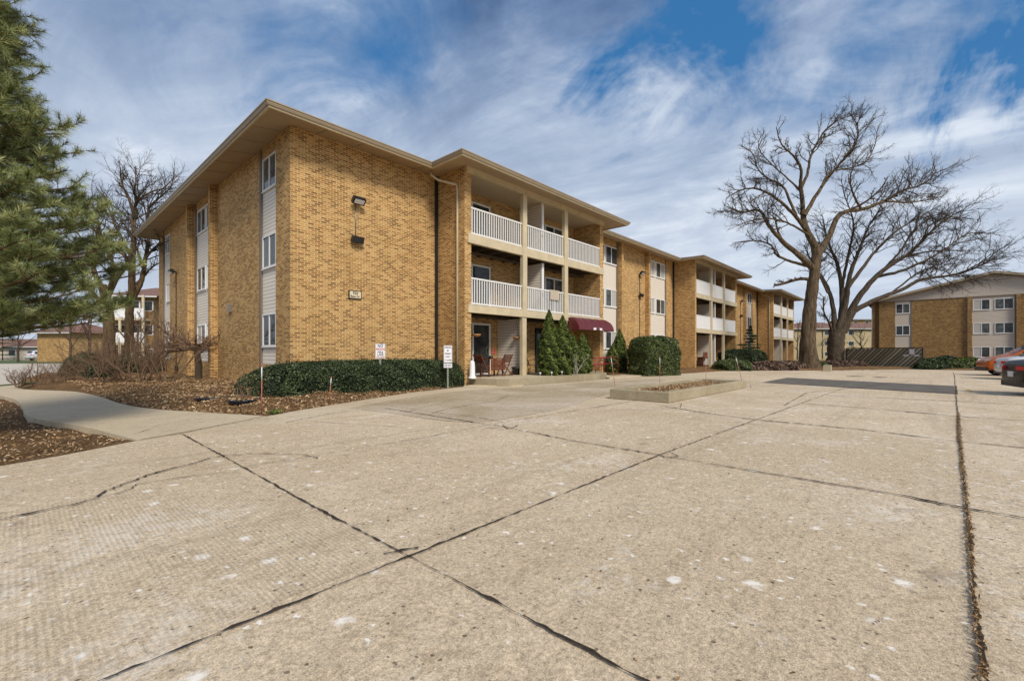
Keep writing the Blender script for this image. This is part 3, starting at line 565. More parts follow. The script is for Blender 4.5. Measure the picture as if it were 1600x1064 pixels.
# balconies
def slider(x0, x1, z0, z1, idx, parent=B, yp=YM + .02):
    mb = MB(); fw = .08
    mb.box(x0, x1, yp - .07, yp, z1 - fw, z1); mb.box(x0, x1, yp - .07, yp, z0, z0 + .06); mb.box(x0, x0 + fw, yp - .07, yp, z0 + .06, z1 - fw); mb.box(x1 - fw, x1, yp - .07, yp, z0 + .06, z1 - fw)
    m = (x0 + x1) / 2; mb.box(m - .04, m + .04, yp - .06, yp, z0 + .06, z1 - fw); f = mb.build('sliding_door', M['white'], parent)
    for k, (u, v) in enumerate(((x0 + fw, m - .04), (m + .04, x1 - fw))): MB().box(u, v, yp - .03, yp - .015, z0 + .06, z1 - fw).build('pane', M['glass'] if (idx + k) % 2 else M['glass_g'], f)
for bi, (b0, b1) in enumerate(blocks):
    i0, i1 = b0 + PW, b1 - PW; W_ = i1 - i0
    p1, p2 = i0 + W_ * .331, i0 + W_ * .655; PWD = .27
    if bi == 0: p1, p2 = 14.895, 17.95
    mid = i0 + W_ * .505
    for (za, zb_) in ((2.79, 3.09), (5.45, 5.80)):
        MB().box(b0 + .14, b1 - .02, YF - .06, YF + .10, za, zb_).build('balcony_beam', M['trim'], B)
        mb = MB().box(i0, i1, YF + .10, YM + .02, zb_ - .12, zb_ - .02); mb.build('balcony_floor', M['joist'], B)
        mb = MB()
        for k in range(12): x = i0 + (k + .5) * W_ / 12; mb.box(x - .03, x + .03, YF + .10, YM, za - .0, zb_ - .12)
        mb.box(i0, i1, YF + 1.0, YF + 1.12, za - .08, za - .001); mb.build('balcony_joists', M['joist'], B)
    MB().box(b0 + .05, b1 + .0, YF - .09, YF + .06, 8.10, 8.42 - .06).build('fascia_beam', M['trim'], B)
    MB().box(i0, i1, YF + .06, YM + .02, 8.20, 8.26).build('balcony_ceiling', M['ceil'], B)
    for p in (p1, p2):
        mb = MB(); mb.box(p - PWD / 2, p + PWD / 2, YF - .04, YF + .12, .27 if bi == 0 else .1, 2.788); mb.box(p - PWD / 2, p + PWD / 2, YF - .08, YF + .09, 2.792, 8.098); mb.build('balcony_post', M['trim'], B)
    for zf in (3.09, 5.80):
        bays = ((i0, p1 - PWD / 2), (p1 + PWD / 2, p2 - PWD / 2), (p2 + PWD / 2, i1))
        for (x0, x1) in bays:
            mb = MB(); mb.box(x0, x1, YF - .0, YF + .07, zf + 1.00, zf + 1.06); mb.box(x0, x1, YF + .01, YF + .06, zf + .03, zf + .09)
            if bi == 0:
                n = int((x1 - x0) / .130)
                for k in range(n): x = x0 + (k + .5) * (x1 - x0) / n; mb.box(x - .020, x + .020, YF + .015, YF + .055, zf + .09, zf + 1.0)
            else:
                mb.box(x0, x1, YF + .02, YF + .05, zf + .09, zf + 1.0)
                n = int((x1 - x0) / .2)
                for k in range(n): x = x0 + (k + .5) * (x1 - x0) / n; mb.box(x - .02, x + .02, YF + .008, YF + .0199, zf + .1, zf + .99)
            mb.build('balcony_railing', M['white'], B)
    for zf, zt_ in ((3.09, 5.4), (5.80, 8.19)):
        d = MB().box(mid - .05, mid + .05, YF + .30, YM, zf, zt_); dv = d.build('divider_wall', M['siding'], B)
        MB().box(mid - .07, mid + .07, YF + .22, YF + .298, zf, zt_).build('end_trim', M['white'], dv)
        slider(i0 + .45, i0 + 2.68, zf + .0, zf + 2.02, bi); slider(mid + 1.95, mid + 3.55, zf + .0, zf + 2.1, bi + 1)
    if bi > 0:
        d = MB().box(mid - .05, mid + .05, YF + .3, YM, .2, 2.75); dv = d.build('divider_wall', M['siding'], B); MB().box(mid - .07, mid + .07, YF + .22, YF + .298, .2, 2.75).build('end_trim', M['white'], dv)
        d = MB().box(i0 + .0, i0 + 2.9, YM - .1, YM - .02, .2, 2.72); d.build('divider_wall', M['siding'], B); slider(mid + 1.2, mid + 3.2, .27, 2.4, bi)
    else:
        MB().box(14.98, 15.08, YF + .14, YM, .277, 2.74).build('divider_wall', M['siding'], B)
        slider(12.35, 14.48, .277, 2.55, 0)
        mb = MB().box(17.72, 17.80, YM - .06, YM + .015, .27, 2.5); mb.box(19.3, 19.38, YM - .06, YM + .015, .27, 2.5); mb.box(17.8, 19.3, YM - .06, YM + .015, 2.42, 2.5); f = mb.build('entrance_door', M['black'], B)
        MB().box(17.8, 19.3, YM - .03, YM + .0, .27, 2.42).build('pane', M['glass'], f)
# eaves: soffit, gutter (stepped outline round the blocks)
OV = .948
out_l = [(XA - OV, YL + OV), (XA - OV, YM - OV)]
for (b0, b1) in blocks: out_l += [(b0 - OV, YM - OV), (b0 - OV, YF - OV), (b1 + OV, YF - OV), (b1 + OV, YM - OV)]
out_l += [(XEND + OV, YM - OV), (XEND + OV, YL + OV)]
in_l = [(XA + .3, YL - .3), (XA + .3, YM + .3)]
for (b0, b1) in blocks: in_l += [(b0 + .2, YM + .3), (b0 + .2, YF + .1), (b1 - .2, YF + .1), (b1 - .2, YM + .3)]
in_l += [(XEND - .3, YM + .3), (XEND - .3, YL - .3)]
mb = MB(); n = len(out_l)
mb.add([(*p, 8.17) for p in out_l] + [(*p, ZW + .03) for p in in_l], [(i, (i + 1), n + (i + 1), n + i) for i in range(n - 1)] + [(n - 1, 0, n, 2 * n - 1)]); mb.build('soffit', M['soffit'], B)
def off(L, d):   # grow the outline outwards (axis aligned, clockwise as seen from above)
    r = []
    m = len(L)
    for i, p in enumerate(L):
        a = L[i - 1]; c = L[(i + 1) % m]
        d1 = unit(np.array([p[0] - a[0], p[1] - a[1]])); d2 = unit(np.array([c[0] - p[0], c[1] - p[1]]))
        n1_ = np.array([d1[1], -d1[0]]); n2_ = np.array([d2[1], -d2[0]])
        r.append((p[0] + (n1_[0] + n2_[0]) * d, p[1] + (n1_[1] + n2_[1]) * d))
    return r
def profile(mb, L, prof):
    m = len(L); Ls = [[(*q, z) for q in off(L, d)] for d, z in prof]; k = len(prof); vs = sum(Ls, [])
    mb.add(vs, [(j * m + i, j * m + (i + 1) % m, (j + 1) * m + (i + 1) % m, (j + 1) * m + i) for j in range(k - 1) for i in range(m)])
base = [p for p in out_l]
SG = -1.0 if off([(0, 0), (1, 0), (1, 1), (0, 1)], .1)[0][0] > 0 else 1.0
mb = MB(); profile(mb, base, [(0.0 * SG, 8.155), (-.02 * SG, 8.14), (.03 * SG, 8.145), (.03 * SG, 8.20)]); mb.build('fascia', M['trim'], B)
mb = MB(); profile(mb, base, [(0.028 * SG, 8.19), (.07 * SG, 8.195), (.10 * SG, 8.25), (.10 * SG, 8.285), (.125 * SG, 8.29), (.125 * SG, 8.325), (.0, 8.33)]); mb.build('gutter', M['gutter'], B)
for k in range(16): y = YM + .6 + k * 1.25; MB().bar((XA - OV + .02, y, 8.168), (XA - .005, y, 8.30), .010, .005).build('soffit_seam', M['gutter'], B)
for k in range(4): x = XA + .8 + k * 1.25; MB().bar((x, YM - OV + .02, 8.168), (x, YM - .005, 8.30), .010, .005).build('soffit_seam', M['gutter'], B)
# roof: low hips
ro = [(XA - OV, YM - OV), (XEND + OV, YM - OV), (XEND + OV, YL + OV), (XA - OV, YL + OV)]; yc = (YM + YL) / 2
mb = MB(); mb.add([(*p, 8.33) for p in ro] + [(XA + 9, yc, 10.0), (XEND - 9, yc, 10.0)], [(0, 1, 5, 4), (1, 2, 5), (2, 3, 4, 5), (3, 0, 4)])
for (b0, b1) in blocks: mb.add([(b0 - OV, YF - OV, 8.332), (b1 + OV, YF - OV, 8.332), (b1 - 1, YM + 3, 8.9), (b0 + 1, YM + 3, 8.9), (b0 - OV, YM - OV, 8.332), (b1 + OV, YM - OV, 8.332)], [(0, 1, 2, 3), (0, 3, 4), (1, 5, 2)])
mb.build('roof', M['roof'], B)
# downspouts
for x, y in ((11.40, YM - .05), (34.58, YM - .05), (58.39, YM - .05)): MB().box(x - .05, x + .04, y - .06, y + .04, .3, 8.3).build('downspout', M['black'], B)
def dsp(b0): 
    xs = b0 - .05; MB().tube([(b0 - .75, 14.0, 8.20), (b0 - .78, 13.95, 8.02), (b0 - .55, 13.8, 7.86), (xs, 13.32, 7.70), (xs, 13.28, 7.5), (xs, 13.28, .35)], .045, 8).build('downspout', M['trim'], B)
dsp(11.47); dsp(58.46)
# floodlights with conduit
def flood(x, zt, zl, tail=None, plane='Y', y=None):
    n_ = Vector((0, -1, 0)) if plane == 'Y' else Vector((-1, 0, 0)); tdir = Vector((1, 0, 0)) if plane == 'Y' else Vector((0, 1, 0))
    p = Vector((x, YM, 0)) if plane == 'Y' else Vector((XA, x, 0)); Zv = Vector((0, 0, 1))
    mb = MB(); mb.tube([p + n_ * .03 + Zv * (zl if tail is None else tail), p + n_ * .03 + Zv * (zt - .1)], .02, 6); f = mb.build('conduit', M['conduit'] if tail is None else M['black'], B)
    def head(c, tilt, s=1.0):
        mb = MB(); d = (n_ * math.cos(tilt) - Zv * math.sin(tilt)); up = tdir.cross(d) if abs(tdir.cross(d).z) > 0 else Zv
        mb.obox(c + d * .12, tdir * .22 * s, up.normalized() * .12 * s, d * .07); mb.obox(c + d * .03, tdir * .12 * s, up.normalized() * .08 * s, d * .035); return mb, d, up.normalized()
    c = p + n_ * .16 + Zv * zt; mb, d, up = head(c, R(50)); mb.tube([p + n_ * .03 + Zv * (zt - .1), c], .03, 6); h = mb.build('floodlight', M['black'], B)
    MB().obox(c + d * .195, tdir * .17, up * .08, d * .006).build('lens', M['signw'], h)
    if zl: mb, d, up = head(p + n_ * .05 + Zv * zl, R(20), .95); mb.build('floodlight', M['black'], B)
flood(7.92, 6.55, 5.17); flood(29.0, 6.80, 5.23, .4); flood(52.0, 6.80, 5.2, .4); flood(29.4, 5.62, None, .35, 'X')
MB().box(XA - .10, XA, 20.25, 20.5, 2.85, 3.15).build('meter_box', M['conduit'], B); MB().box(XA - .12, XA, 29.05, 29.3, .32, .55).build('outlet_box', M['black'], B)
# lettering helper
def lettering(txt, size, mt, parent, origin, xd, yd, name='lettering', width=None):
    cu = bpy.data.curves.new(name, 'FONT'); cu.body = txt; cu.size = size; cu.align_x = 'CENTER'; cu.align_y = 'CENTER'; cu.extrude = .0015; cu.offset = size * .018; cu.resolution_u = 3
    tmp = bpy.data.objects.new('tmp_text', cu); COL.objects.link(tmp); dg = bpy.context.evaluated_depsgraph_get(); me = bpy.data.meshes.new_from_object(tmp.evaluated_get(dg)); bpy.data.objects.remove(tmp)
    xs = [v.co.x for v in me.vertices]; wx = (max(xs) - min(xs)) or 1; k = 1 if not width else min(1.25, width / wx)
    xd, yd = Vector(xd).normalized(), Vector(yd).normalized(); zd = xd.cross(yd); o_ = ORG[parent.name]
    for v in me.vertices: v.co = Vector(origin) + xd * v.co.x * k + yd * v.co.y + zd * v.co.z - o_
    me.materials.clear(); me.materials.append(mt); o = bpy.data.objects.new(name, me); COL.objects.link(o); o.parent = parent; ORG[o.name] = o_; return o
s1 = MB().box(7.66, 8.13, YM - .05, YM - .001, 3.10, 3.39).build('address_sign', M['black'], B); MB().box(7.69, 8.10, YM - .056, YM - .0501, 3.13, 3.36).build('sign_face', M['signcream'], s1)
lettering('920', .13, M['textk'], s1, (7.895, YM - .059, 3.295), (1, 0, 0), (0, 0, 1)); lettering('Beau Dr.', .10, M['textk'], s1, (7.895, YM - .059, 3.185), (1, 0, 0), (0, 0, 1), width=.36)
# awning over the entrance
aw = MB(); N_ = 10; xa0, xa1 = 18.12, 21.38; K = 5; dpt = .62; hh = .60; zb0 = 2.36
rows = []
NX = 31
for j in range(N_ + 1):
    a = math.pi / 2 * j / N_; rows.append([])
    for i in range(NX):
        u = i / (NX - 1); bulge = .085 * abs(math.sin(math.pi * u * K)); r = 1 + bulge
        rows[-1].append((xa0 + (xa1 - xa0) * u, YF - .085 - dpt * math.sin(a) * r, zb0 + hh * math.cos(a) * r))
vs = sum(rows, []); aw.add(vs, [(j * NX + i, j * NX + i + 1, (j + 1) * NX + i + 1, (j + 1) * NX + i) for j in range(N_) for i in range(NX - 1)], True)
for i in (0, NX - 1):
    vs = [rows[j][i] for j in range(N_ + 1)] + [(rows[0][i][0], YF - .085, zb0)]; aw.add(vs, [tuple(range(len(vs)))])
awn = aw.build('awning', M['maroon'], B)
MB().box(19.35, 20.15, YF - .085 - dpt - .03, YF - .085 - dpt - .015, zb0 + .02, zb0 + .13).build('address_plate', M['signw'], awn)
lettering('920', .10, M['textk'], awn, (19.75, YF - .085 - dpt - .033, zb0 + .075), (1, 0, 0), (0, 0, 1))
MB().tube([(17.62, YF - .045, 7.98), (17.62, YF - .05, 7.9)], .01, 6).build('hook', M['black'], B)

# towel on rail
mb = MB(); xs0, xs1 = 16.75, 17.45
for (za, zb_, yy) in ((3.72, 4.165, YF - .025), (3.95, 4.165, YF + .085)): mb.box(xs0, xs1, yy - .008, yy + .008, za, zb_)
mb.box(xs0, xs1, YF - .033, YF + .093, 4.165, 4.18); mb.v = [(x + .01 * math.sin(z * 30), y, z) for x, y, z in mb.v]
tag(mb.build('towel', M['towel'], org=(17.1, YF, 4.17)), 'beige towel hung over the white balcony railing above the entrance shrubs', 'towel')

# ------------------------------------------------------------------ trees
def grow(acc, p, d, L, r, lvl, cfg, rs):
    S = cfg['S'][lvl]; pts = [p]; q = np.array(p, float); dd = np.array(d, float); st = L / (S - 1)
    for i in range(S - 1):
        dd = dd + rs.normal(0, cfg['wob'][lvl], 3); dd[2] += cfg['up'][lvl]; dd /= np.linalg.norm(dd); q = q + dd * st; pts.append(q.copy())
    pts = np.array(pts); rad = np.linspace(r, r * (.35 if lvl < cfg['max'] else .25), S); acc.setdefault((S, cfg['K'][lvl]), []).append((pts, rad, lvl))
    if lvl < cfg['max']: spawn(acc, pts, rad, L, lvl + 1, cfg, rs)
def spawn(acc, pts, rad, L, lvl, cfg, rs, t0=.22, n=None):
    n = n if n is not None else max(1, int(cfg['n'][lvl] * (.7 + .6 * rs.random())))
    cum = np.r_[0, np.cumsum(np.linalg.norm(np.diff(pts, axis=0), axis=1))]
    for k in range(n):
        tt = t0 + (1 - t0) * ((k + rs.random()) / n); s_ = tt * cum[-1]; i = min(np.searchsorted(cum, s_) - 1, len(pts) - 2); i = max(i, 0)
        f = (s_ - cum[i]) / max(cum[i + 1] - cum[i], 1e-6); p = pts[i] * (1 - f) + pts[i + 1] * f; T = unit(pts[i + 1] - pts[i]); r0 = rad[i] * (1 - f) + rad[i + 1] * f
        side = unit(np.cross(T, rs.normal(0, 1, 3))); ang = rs.uniform(*cfg['ang']); d = T * math.cos(ang) + side * math.sin(ang)
        l = cfg['len'][lvl] * L * (1.0 - .45 * tt) * rs.uniform(.6, 1.25); grow(acc, p, d, l, min(r0 * .7, cfg['rad'][lvl]) * rs.uniform(.7, 1.1), lvl, cfg, rs)
def emit(acc, name, parent, mt, pred, rough=0.0):
    Vs, Fs, o = [], [], 0
    for (S, K), items in acc.items():
        it = [x for x in items if pred(x[2])]
        if not it: continue
        V, F = tubes(np.array([x[0] for x in it]), np.array([x[1] for x in it]), K, rough if K > 7 else 0); Vs.append(V); Fs.append(F + o); o += len(V)
    if Vs: return npmesh(name, np.vstack(Vs), np.vstack(Fs), mt, parent, smooth=True)
def bare_tree(name, label, base, limbs, D, cfg, bark, twig, seed, dz=1.5, group=None, nside=None, tkname='trunk'):
    rs = np.random.default_rng(seed); root = thing(name, label, 'tree', base, group=group); acc = {}
    for (pts, r0, r1, dep) in limbs:
        P = []
        m = len(pts)
        for i, q in enumerate(pts):
            u = i / (m - 1); P.append(at(q[0], q[1], D + dep * u ** 1.1 * dz))
        P = smoothpts(np.array([tuple(v) for v in P]), 2); L = np.linalg.norm(np.diff(P, axis=0), axis=1).sum()
        P = resample(P, 30); P[1:-1] += rs.normal(0, .008 * L / 6, P[1:-1].shape); rad = r0 + (r1 - r0) * np.linspace(0, 1, 30) ** .8
        if m >= 4 and pts[0][1] > 570: rad = rad * (1 + .35 * np.exp(-np.linspace(0, 14, 30)))
        acc.setdefault((30, 14), []).append((P, rad, 0))
        if r1 < .14: spawn(acc, P, rad, L, 1, cfg, rs, t0=.28 if r0 < .25 else .5, n=int(cfg['side'] * max(L, 2)))
    t_ = emit(acc, tkname, root, bark, lambda l: l <= 1, .07); emit(acc, 'crown', root, twig, lambda l: l >= 2)
    return root
T1 = lambda L: [(1120 + x / 2.419, 160 + y / 2.419) for x, y in L]
cfg1 = dict(S=[18, 7, 5, 4], K=[9, 5, 3, 3], wob=[.1, .16, .22, .3], up=[.0, .05, .05, .03], n=[0, 0, 13, 9], len=[0, .27, .42, .45], rad=[0, .040, .020, .012], ang=(R(26), R(58)), max=3, side=2.9)
b1_ = g(1265, 577)
limbs1 = [(T1([(348, 1012), (346, 950), (344, 880), (350, 800), (360, 720), (368, 650), (376, 580), (374, 545)]), .62, .29, 0),
    (T1([(374, 550), (350, 505), (332, 465), (325, 420), (324, 370), (317, 335)]), .27, .13, 0.3),
    (T1([(330, 430), (345, 400), (395, 320), (440, 260), (500, 190), (540, 130), (525, 70), (500, 40)]), .16, .03, 1.5),
    (T1([(320, 345), (316, 300), (322, 250), (290, 200), (240, 160), (225, 95)]), .14, .025, -1),
    (T1([(317, 330), (345, 270), (350, 210), (385, 140), (430, 80), (520, 45)]), .12, .025, .8),
    (T1([(335, 480), (290, 420), (230, 365), (160, 325), (110, 325), (60, 345), (35, 365)]), .15, .025, -1.5),
    (T1([(300, 430), (275, 370), (250, 310), (190, 290), (150, 250), (140, 190), (90, 165)]), .11, .025, 1),
    (T1([(376, 640), (345, 608), (300, 570), (240, 520), (190, 460), (165, 400), (100, 420), (50, 400)]), .26, .04, -1.2),
    (T1([(245, 520), (228, 480), (222, 440)]), .10, .05, 0), (T1([(358, 622), (290, 605), (220, 580), (215, 540), (150, 520), (70, 530)]), .13, .03, 1.8),
    (T1([(372, 680), (330, 664), (290, 672), (250, 686), (216, 692)]), .14, .09, .5),
    (T1([(380, 590), (400, 545), (430, 500), (447, 440), (480, 412), (560, 405), (640, 372), (700, 333), (790, 310), (830, 258)]), .25, .03, 1.2),
    (T1([(545, 402), (520, 360), (502, 305), (510, 250), (560, 200)]), .09, .025, -1), (T1([(640, 374), (720, 380), (800, 370), (850, 358)]), .08, .02, 1.5),
    (T1([(500, 408), (560, 380), (620, 330), (645, 285)]), .09, .03, -1.5), (T1([(395, 320), (420, 260), (500, 250), (570, 230), (600, 160), (610, 90)]), .07, .02, .6),
    (T1([(350, 505), (300, 470), (230, 440), (150, 440), (70, 470)]), .09, .02, -2), (T1([(318, 335), (270, 290), (200, 230), (150, 170), (170, 120)]), .07, .02, 1.8)]
bare_tree('bare_tree', 'tallest bare tree with thick leaning furrowed trunk beside the far balconies', b1_, limbs1, b1_.dot(FWD), cfg1, M['bark'], M['twig'], 3)
mb = MB(); c = at(1263, 492, b1_.dot(FWD) - .62); mb.tube([c + FWD * .3, c - FWD * .02], .13, 12); 
b2_ = g(1309, 572)
cfg2 = dict(cfg1, side=3.1, up=[0, .03, .03, .02], n=[0, 0, 11, 7])
limbs2 = [(T1([(452, 1000), (452, 960), (450, 905), (453, 862)]), .80, .62, 0),
    (T1([(462, 880), (472, 800), (476, 740), (470, 680), (455, 600), (430, 560), (410, 490), (400, 430)]), .36, .03, .8),
    (T1([(455, 870), (480, 790), (492, 735), (496, 680), (520, 600), (560, 500), (600, 420), (640, 395)]), .34, .03, -1.2),
    (T1([(470, 870), (510, 780), (560, 700), (640, 622), (720, 580), (780, 520), (850, 450), (940, 400)]), .36, .03, -2),
    (T1([(480, 870), (505, 805), (545, 768), (620, 740), (700, 708), (780, 663), (860, 660), (930, 645), (1000, 615), (1085, 568)]), .28, .03, -1),
    (T1([(600, 660), (690, 642), (780, 602), (860, 560), (930, 500), (1000, 490), (1030, 500)]), .15, .025, 1.6), (T1([(438, 880), (425, 830), (402, 795), (405, 735)]), .12, .04, -1.5),
    (T1([(450, 870), (440, 780), (425, 710), (395, 655), (350, 590), (330, 540)]), .28, .03, 1.5), (T1([(496, 700), (540, 640), (600, 560), (680, 480), (760, 440), (850, 385)]), .18, .025, 1),
    (T1([(472, 700), (500, 560), (520, 480), (510, 420), (480, 350), (470, 290)]), .15, .025, -1), (T1([(720, 580), (820, 560), (920, 560), (1020, 560)]), .09, .02, -1.6),
    (T1([(640, 735), (700, 690), (760, 640), (850, 610), (960, 560)]), .10, .02, 1.2), (T1([(640, 622), (700, 560), (740, 480), (820, 430), (900, 390)]), .11, .02, 1.8), (T1([(420, 720), (380, 640), (400, 560), (370, 480)]), .1, .02, 2),
    (T1([(780, 520), (800, 460), (880, 430), (960, 440)]), .07, .02, 0)]
bare_tree('bare_tree', 'bare spreading tree forking low into many limbs, just left of the slatted screen', b2_, limbs2, b2_.dot(FWD), cfg2, M['bark_dark'], M['twig'], 5)
T3 = lambda L: [(140 + x / 4.833, 260 + y / 4.833) for x, y in L]
DL = 24.0
cfg3 = dict(cfg1, side=3.6, n=[0, 0, 11, 8], len=[0, .50, .45, .45], rad=[0, .045, .018, .009])
bl1 = at(170, 551 + CH * FP / DL, DL); bl1.z = 0
limbsL1 = [(T3([(150, 1480), (150, 1300), (145, 1150), (130, 1040), (110, 950), (95, 900)]), .30, .20, 0), (T3([(130, 1000), (165, 920), (230, 810), (290, 740), (250, 640), (200, 560)]), .15, .03, .8), (T3([(120, 960), (160, 900), (185, 820), (170, 700), (130, 640), (100, 560), (60, 430)]), .13, .03, -1),
    (T3([(105, 930), (60, 860), (20, 760), (30, 620), (90, 540), (60, 400), (20, 300)]), .15, .03, 1.2), (T3([(140, 1080), (60, 1000), (0, 930), (-60, 820), (-90, 700)]), .14, .03, -1)]
bare_tree('bare_tree', 'bare tree with olive trunk forking wide, behind the pine boughs left of the building', bl1, limbsL1, DL, cfg3, M['bark_left'], M['twig'], 11)
bl2 = at(203, 551 + CH * FP / (DL + 3), DL + 3); bl2.z = 0
limbsL2 = [(T3([(300, 1400), (300, 1200), (302, 1060), (318, 950), (322, 860), (318, 700)]), .26, .16, 0), (T3([(318, 720), (332, 600), (335, 500), (325, 400), (330, 330), (380, 240), (450, 200), (530, 170)]), .18, .03, .8), (T3([(328, 340), (300, 250), (250, 150), (230, 60), (235, 10)]), .09, .02, -.8),
    (T3([(310, 1020), (350, 960), (395, 870), (415, 740), (440, 600), (445, 540), (430, 400), (450, 300), (520, 240), (620, 160)]), .17, .03, 1.2), (T3([(320, 690), (280, 620), (240, 540), (200, 470), (150, 330), (90, 200)]), .11, .02, -1), (T3([(400, 760), (360, 620), (300, 520), (250, 420)]), .09, .02, 1),
    (T3([(335, 500), (350, 380), (340, 200), (350, 80), (345, 0)]), .07, .02, 1.5), (T3([(330, 900), (400, 850), (480, 740), (600, 720)]), .09, .02, 1), (T3([(420, 700), (500, 600), (600, 560)]), .07, .02, -1)]
bare_tree('bare_tree', 'bare twin stemmed tree rising just left of the end wall of the tan brick building', bl2, limbsL2, DL + 3, cfg3, M['bark_left'], M['twig'], 12)
# distant bare trees (auto shaped)
def auto_tree(label, base, h, seed, red=True, spread=.5, side=2.2, group='bare trees in the distance', r=.2):
    rs = np.random.default_rng(seed); root = thing('bare_tree', label, 'tree', base, group=group); acc = {}
    cf = dict(S=[10, 7, 5, 4], K=[7, 4, 3, 3], wob=[.05, .12, .2, .3], up=[.02, .1, .06, .03], n=[0, 0, 6, 5], len=[0, .5, .45, .45], rad=[0, .09, .03, .016], ang=(R(25), R(55)), max=3, side=side)
    P = np.array([(base[0] + .15 * rs.normal() * i / 9, base[1] + .15 * rs.normal() * i / 9, h * .75 * i / 9) for i in range(10)]); rad = np.linspace(r, r * .2, 10); acc[(10, 7)] = [(P, rad, 0)]
    spawn(acc, P, rad, h * 1.0, 1, cf, rs, t0=.22, n=int(9 * side / 2))
    emit(acc, 'trunk', root, M['bark_dark'], lambda l: l == 0); emit(acc, 'crown', root, M['twig_red'] if red else M['twig'], lambda l: l >= 1)
for i, (px, D, h, lab) in enumerate(((1246, 84, 9, 'small reddish bare tree between the far balconies and the tallest tree'), (1345, 70, 6.5, 'small bare tree behind the slatted wooden screen'), (1385, 62, 5.5, 'thin bare tree rising behind the roof corner of the gabled brick building'), (1285, 95, 10, 'distant bare tree seen between the two big trunks'),
     (28, 60, 6, 'small bare tree in front of the low red roofed houses'), (110, 44, 8, 'bare tree in front of the distant tan brick wall on the left'), (140, 36, 7, 'reddish bare tree behind the evergreen shrubs on the left'), (215, 40, 6.5, 'bare reddish tree in front of the distant white balconies'))):
    b_ = at(px, 551, D); b_.z = -.05; auto_tree(lab, b_, h, 40 + i, r=.14)

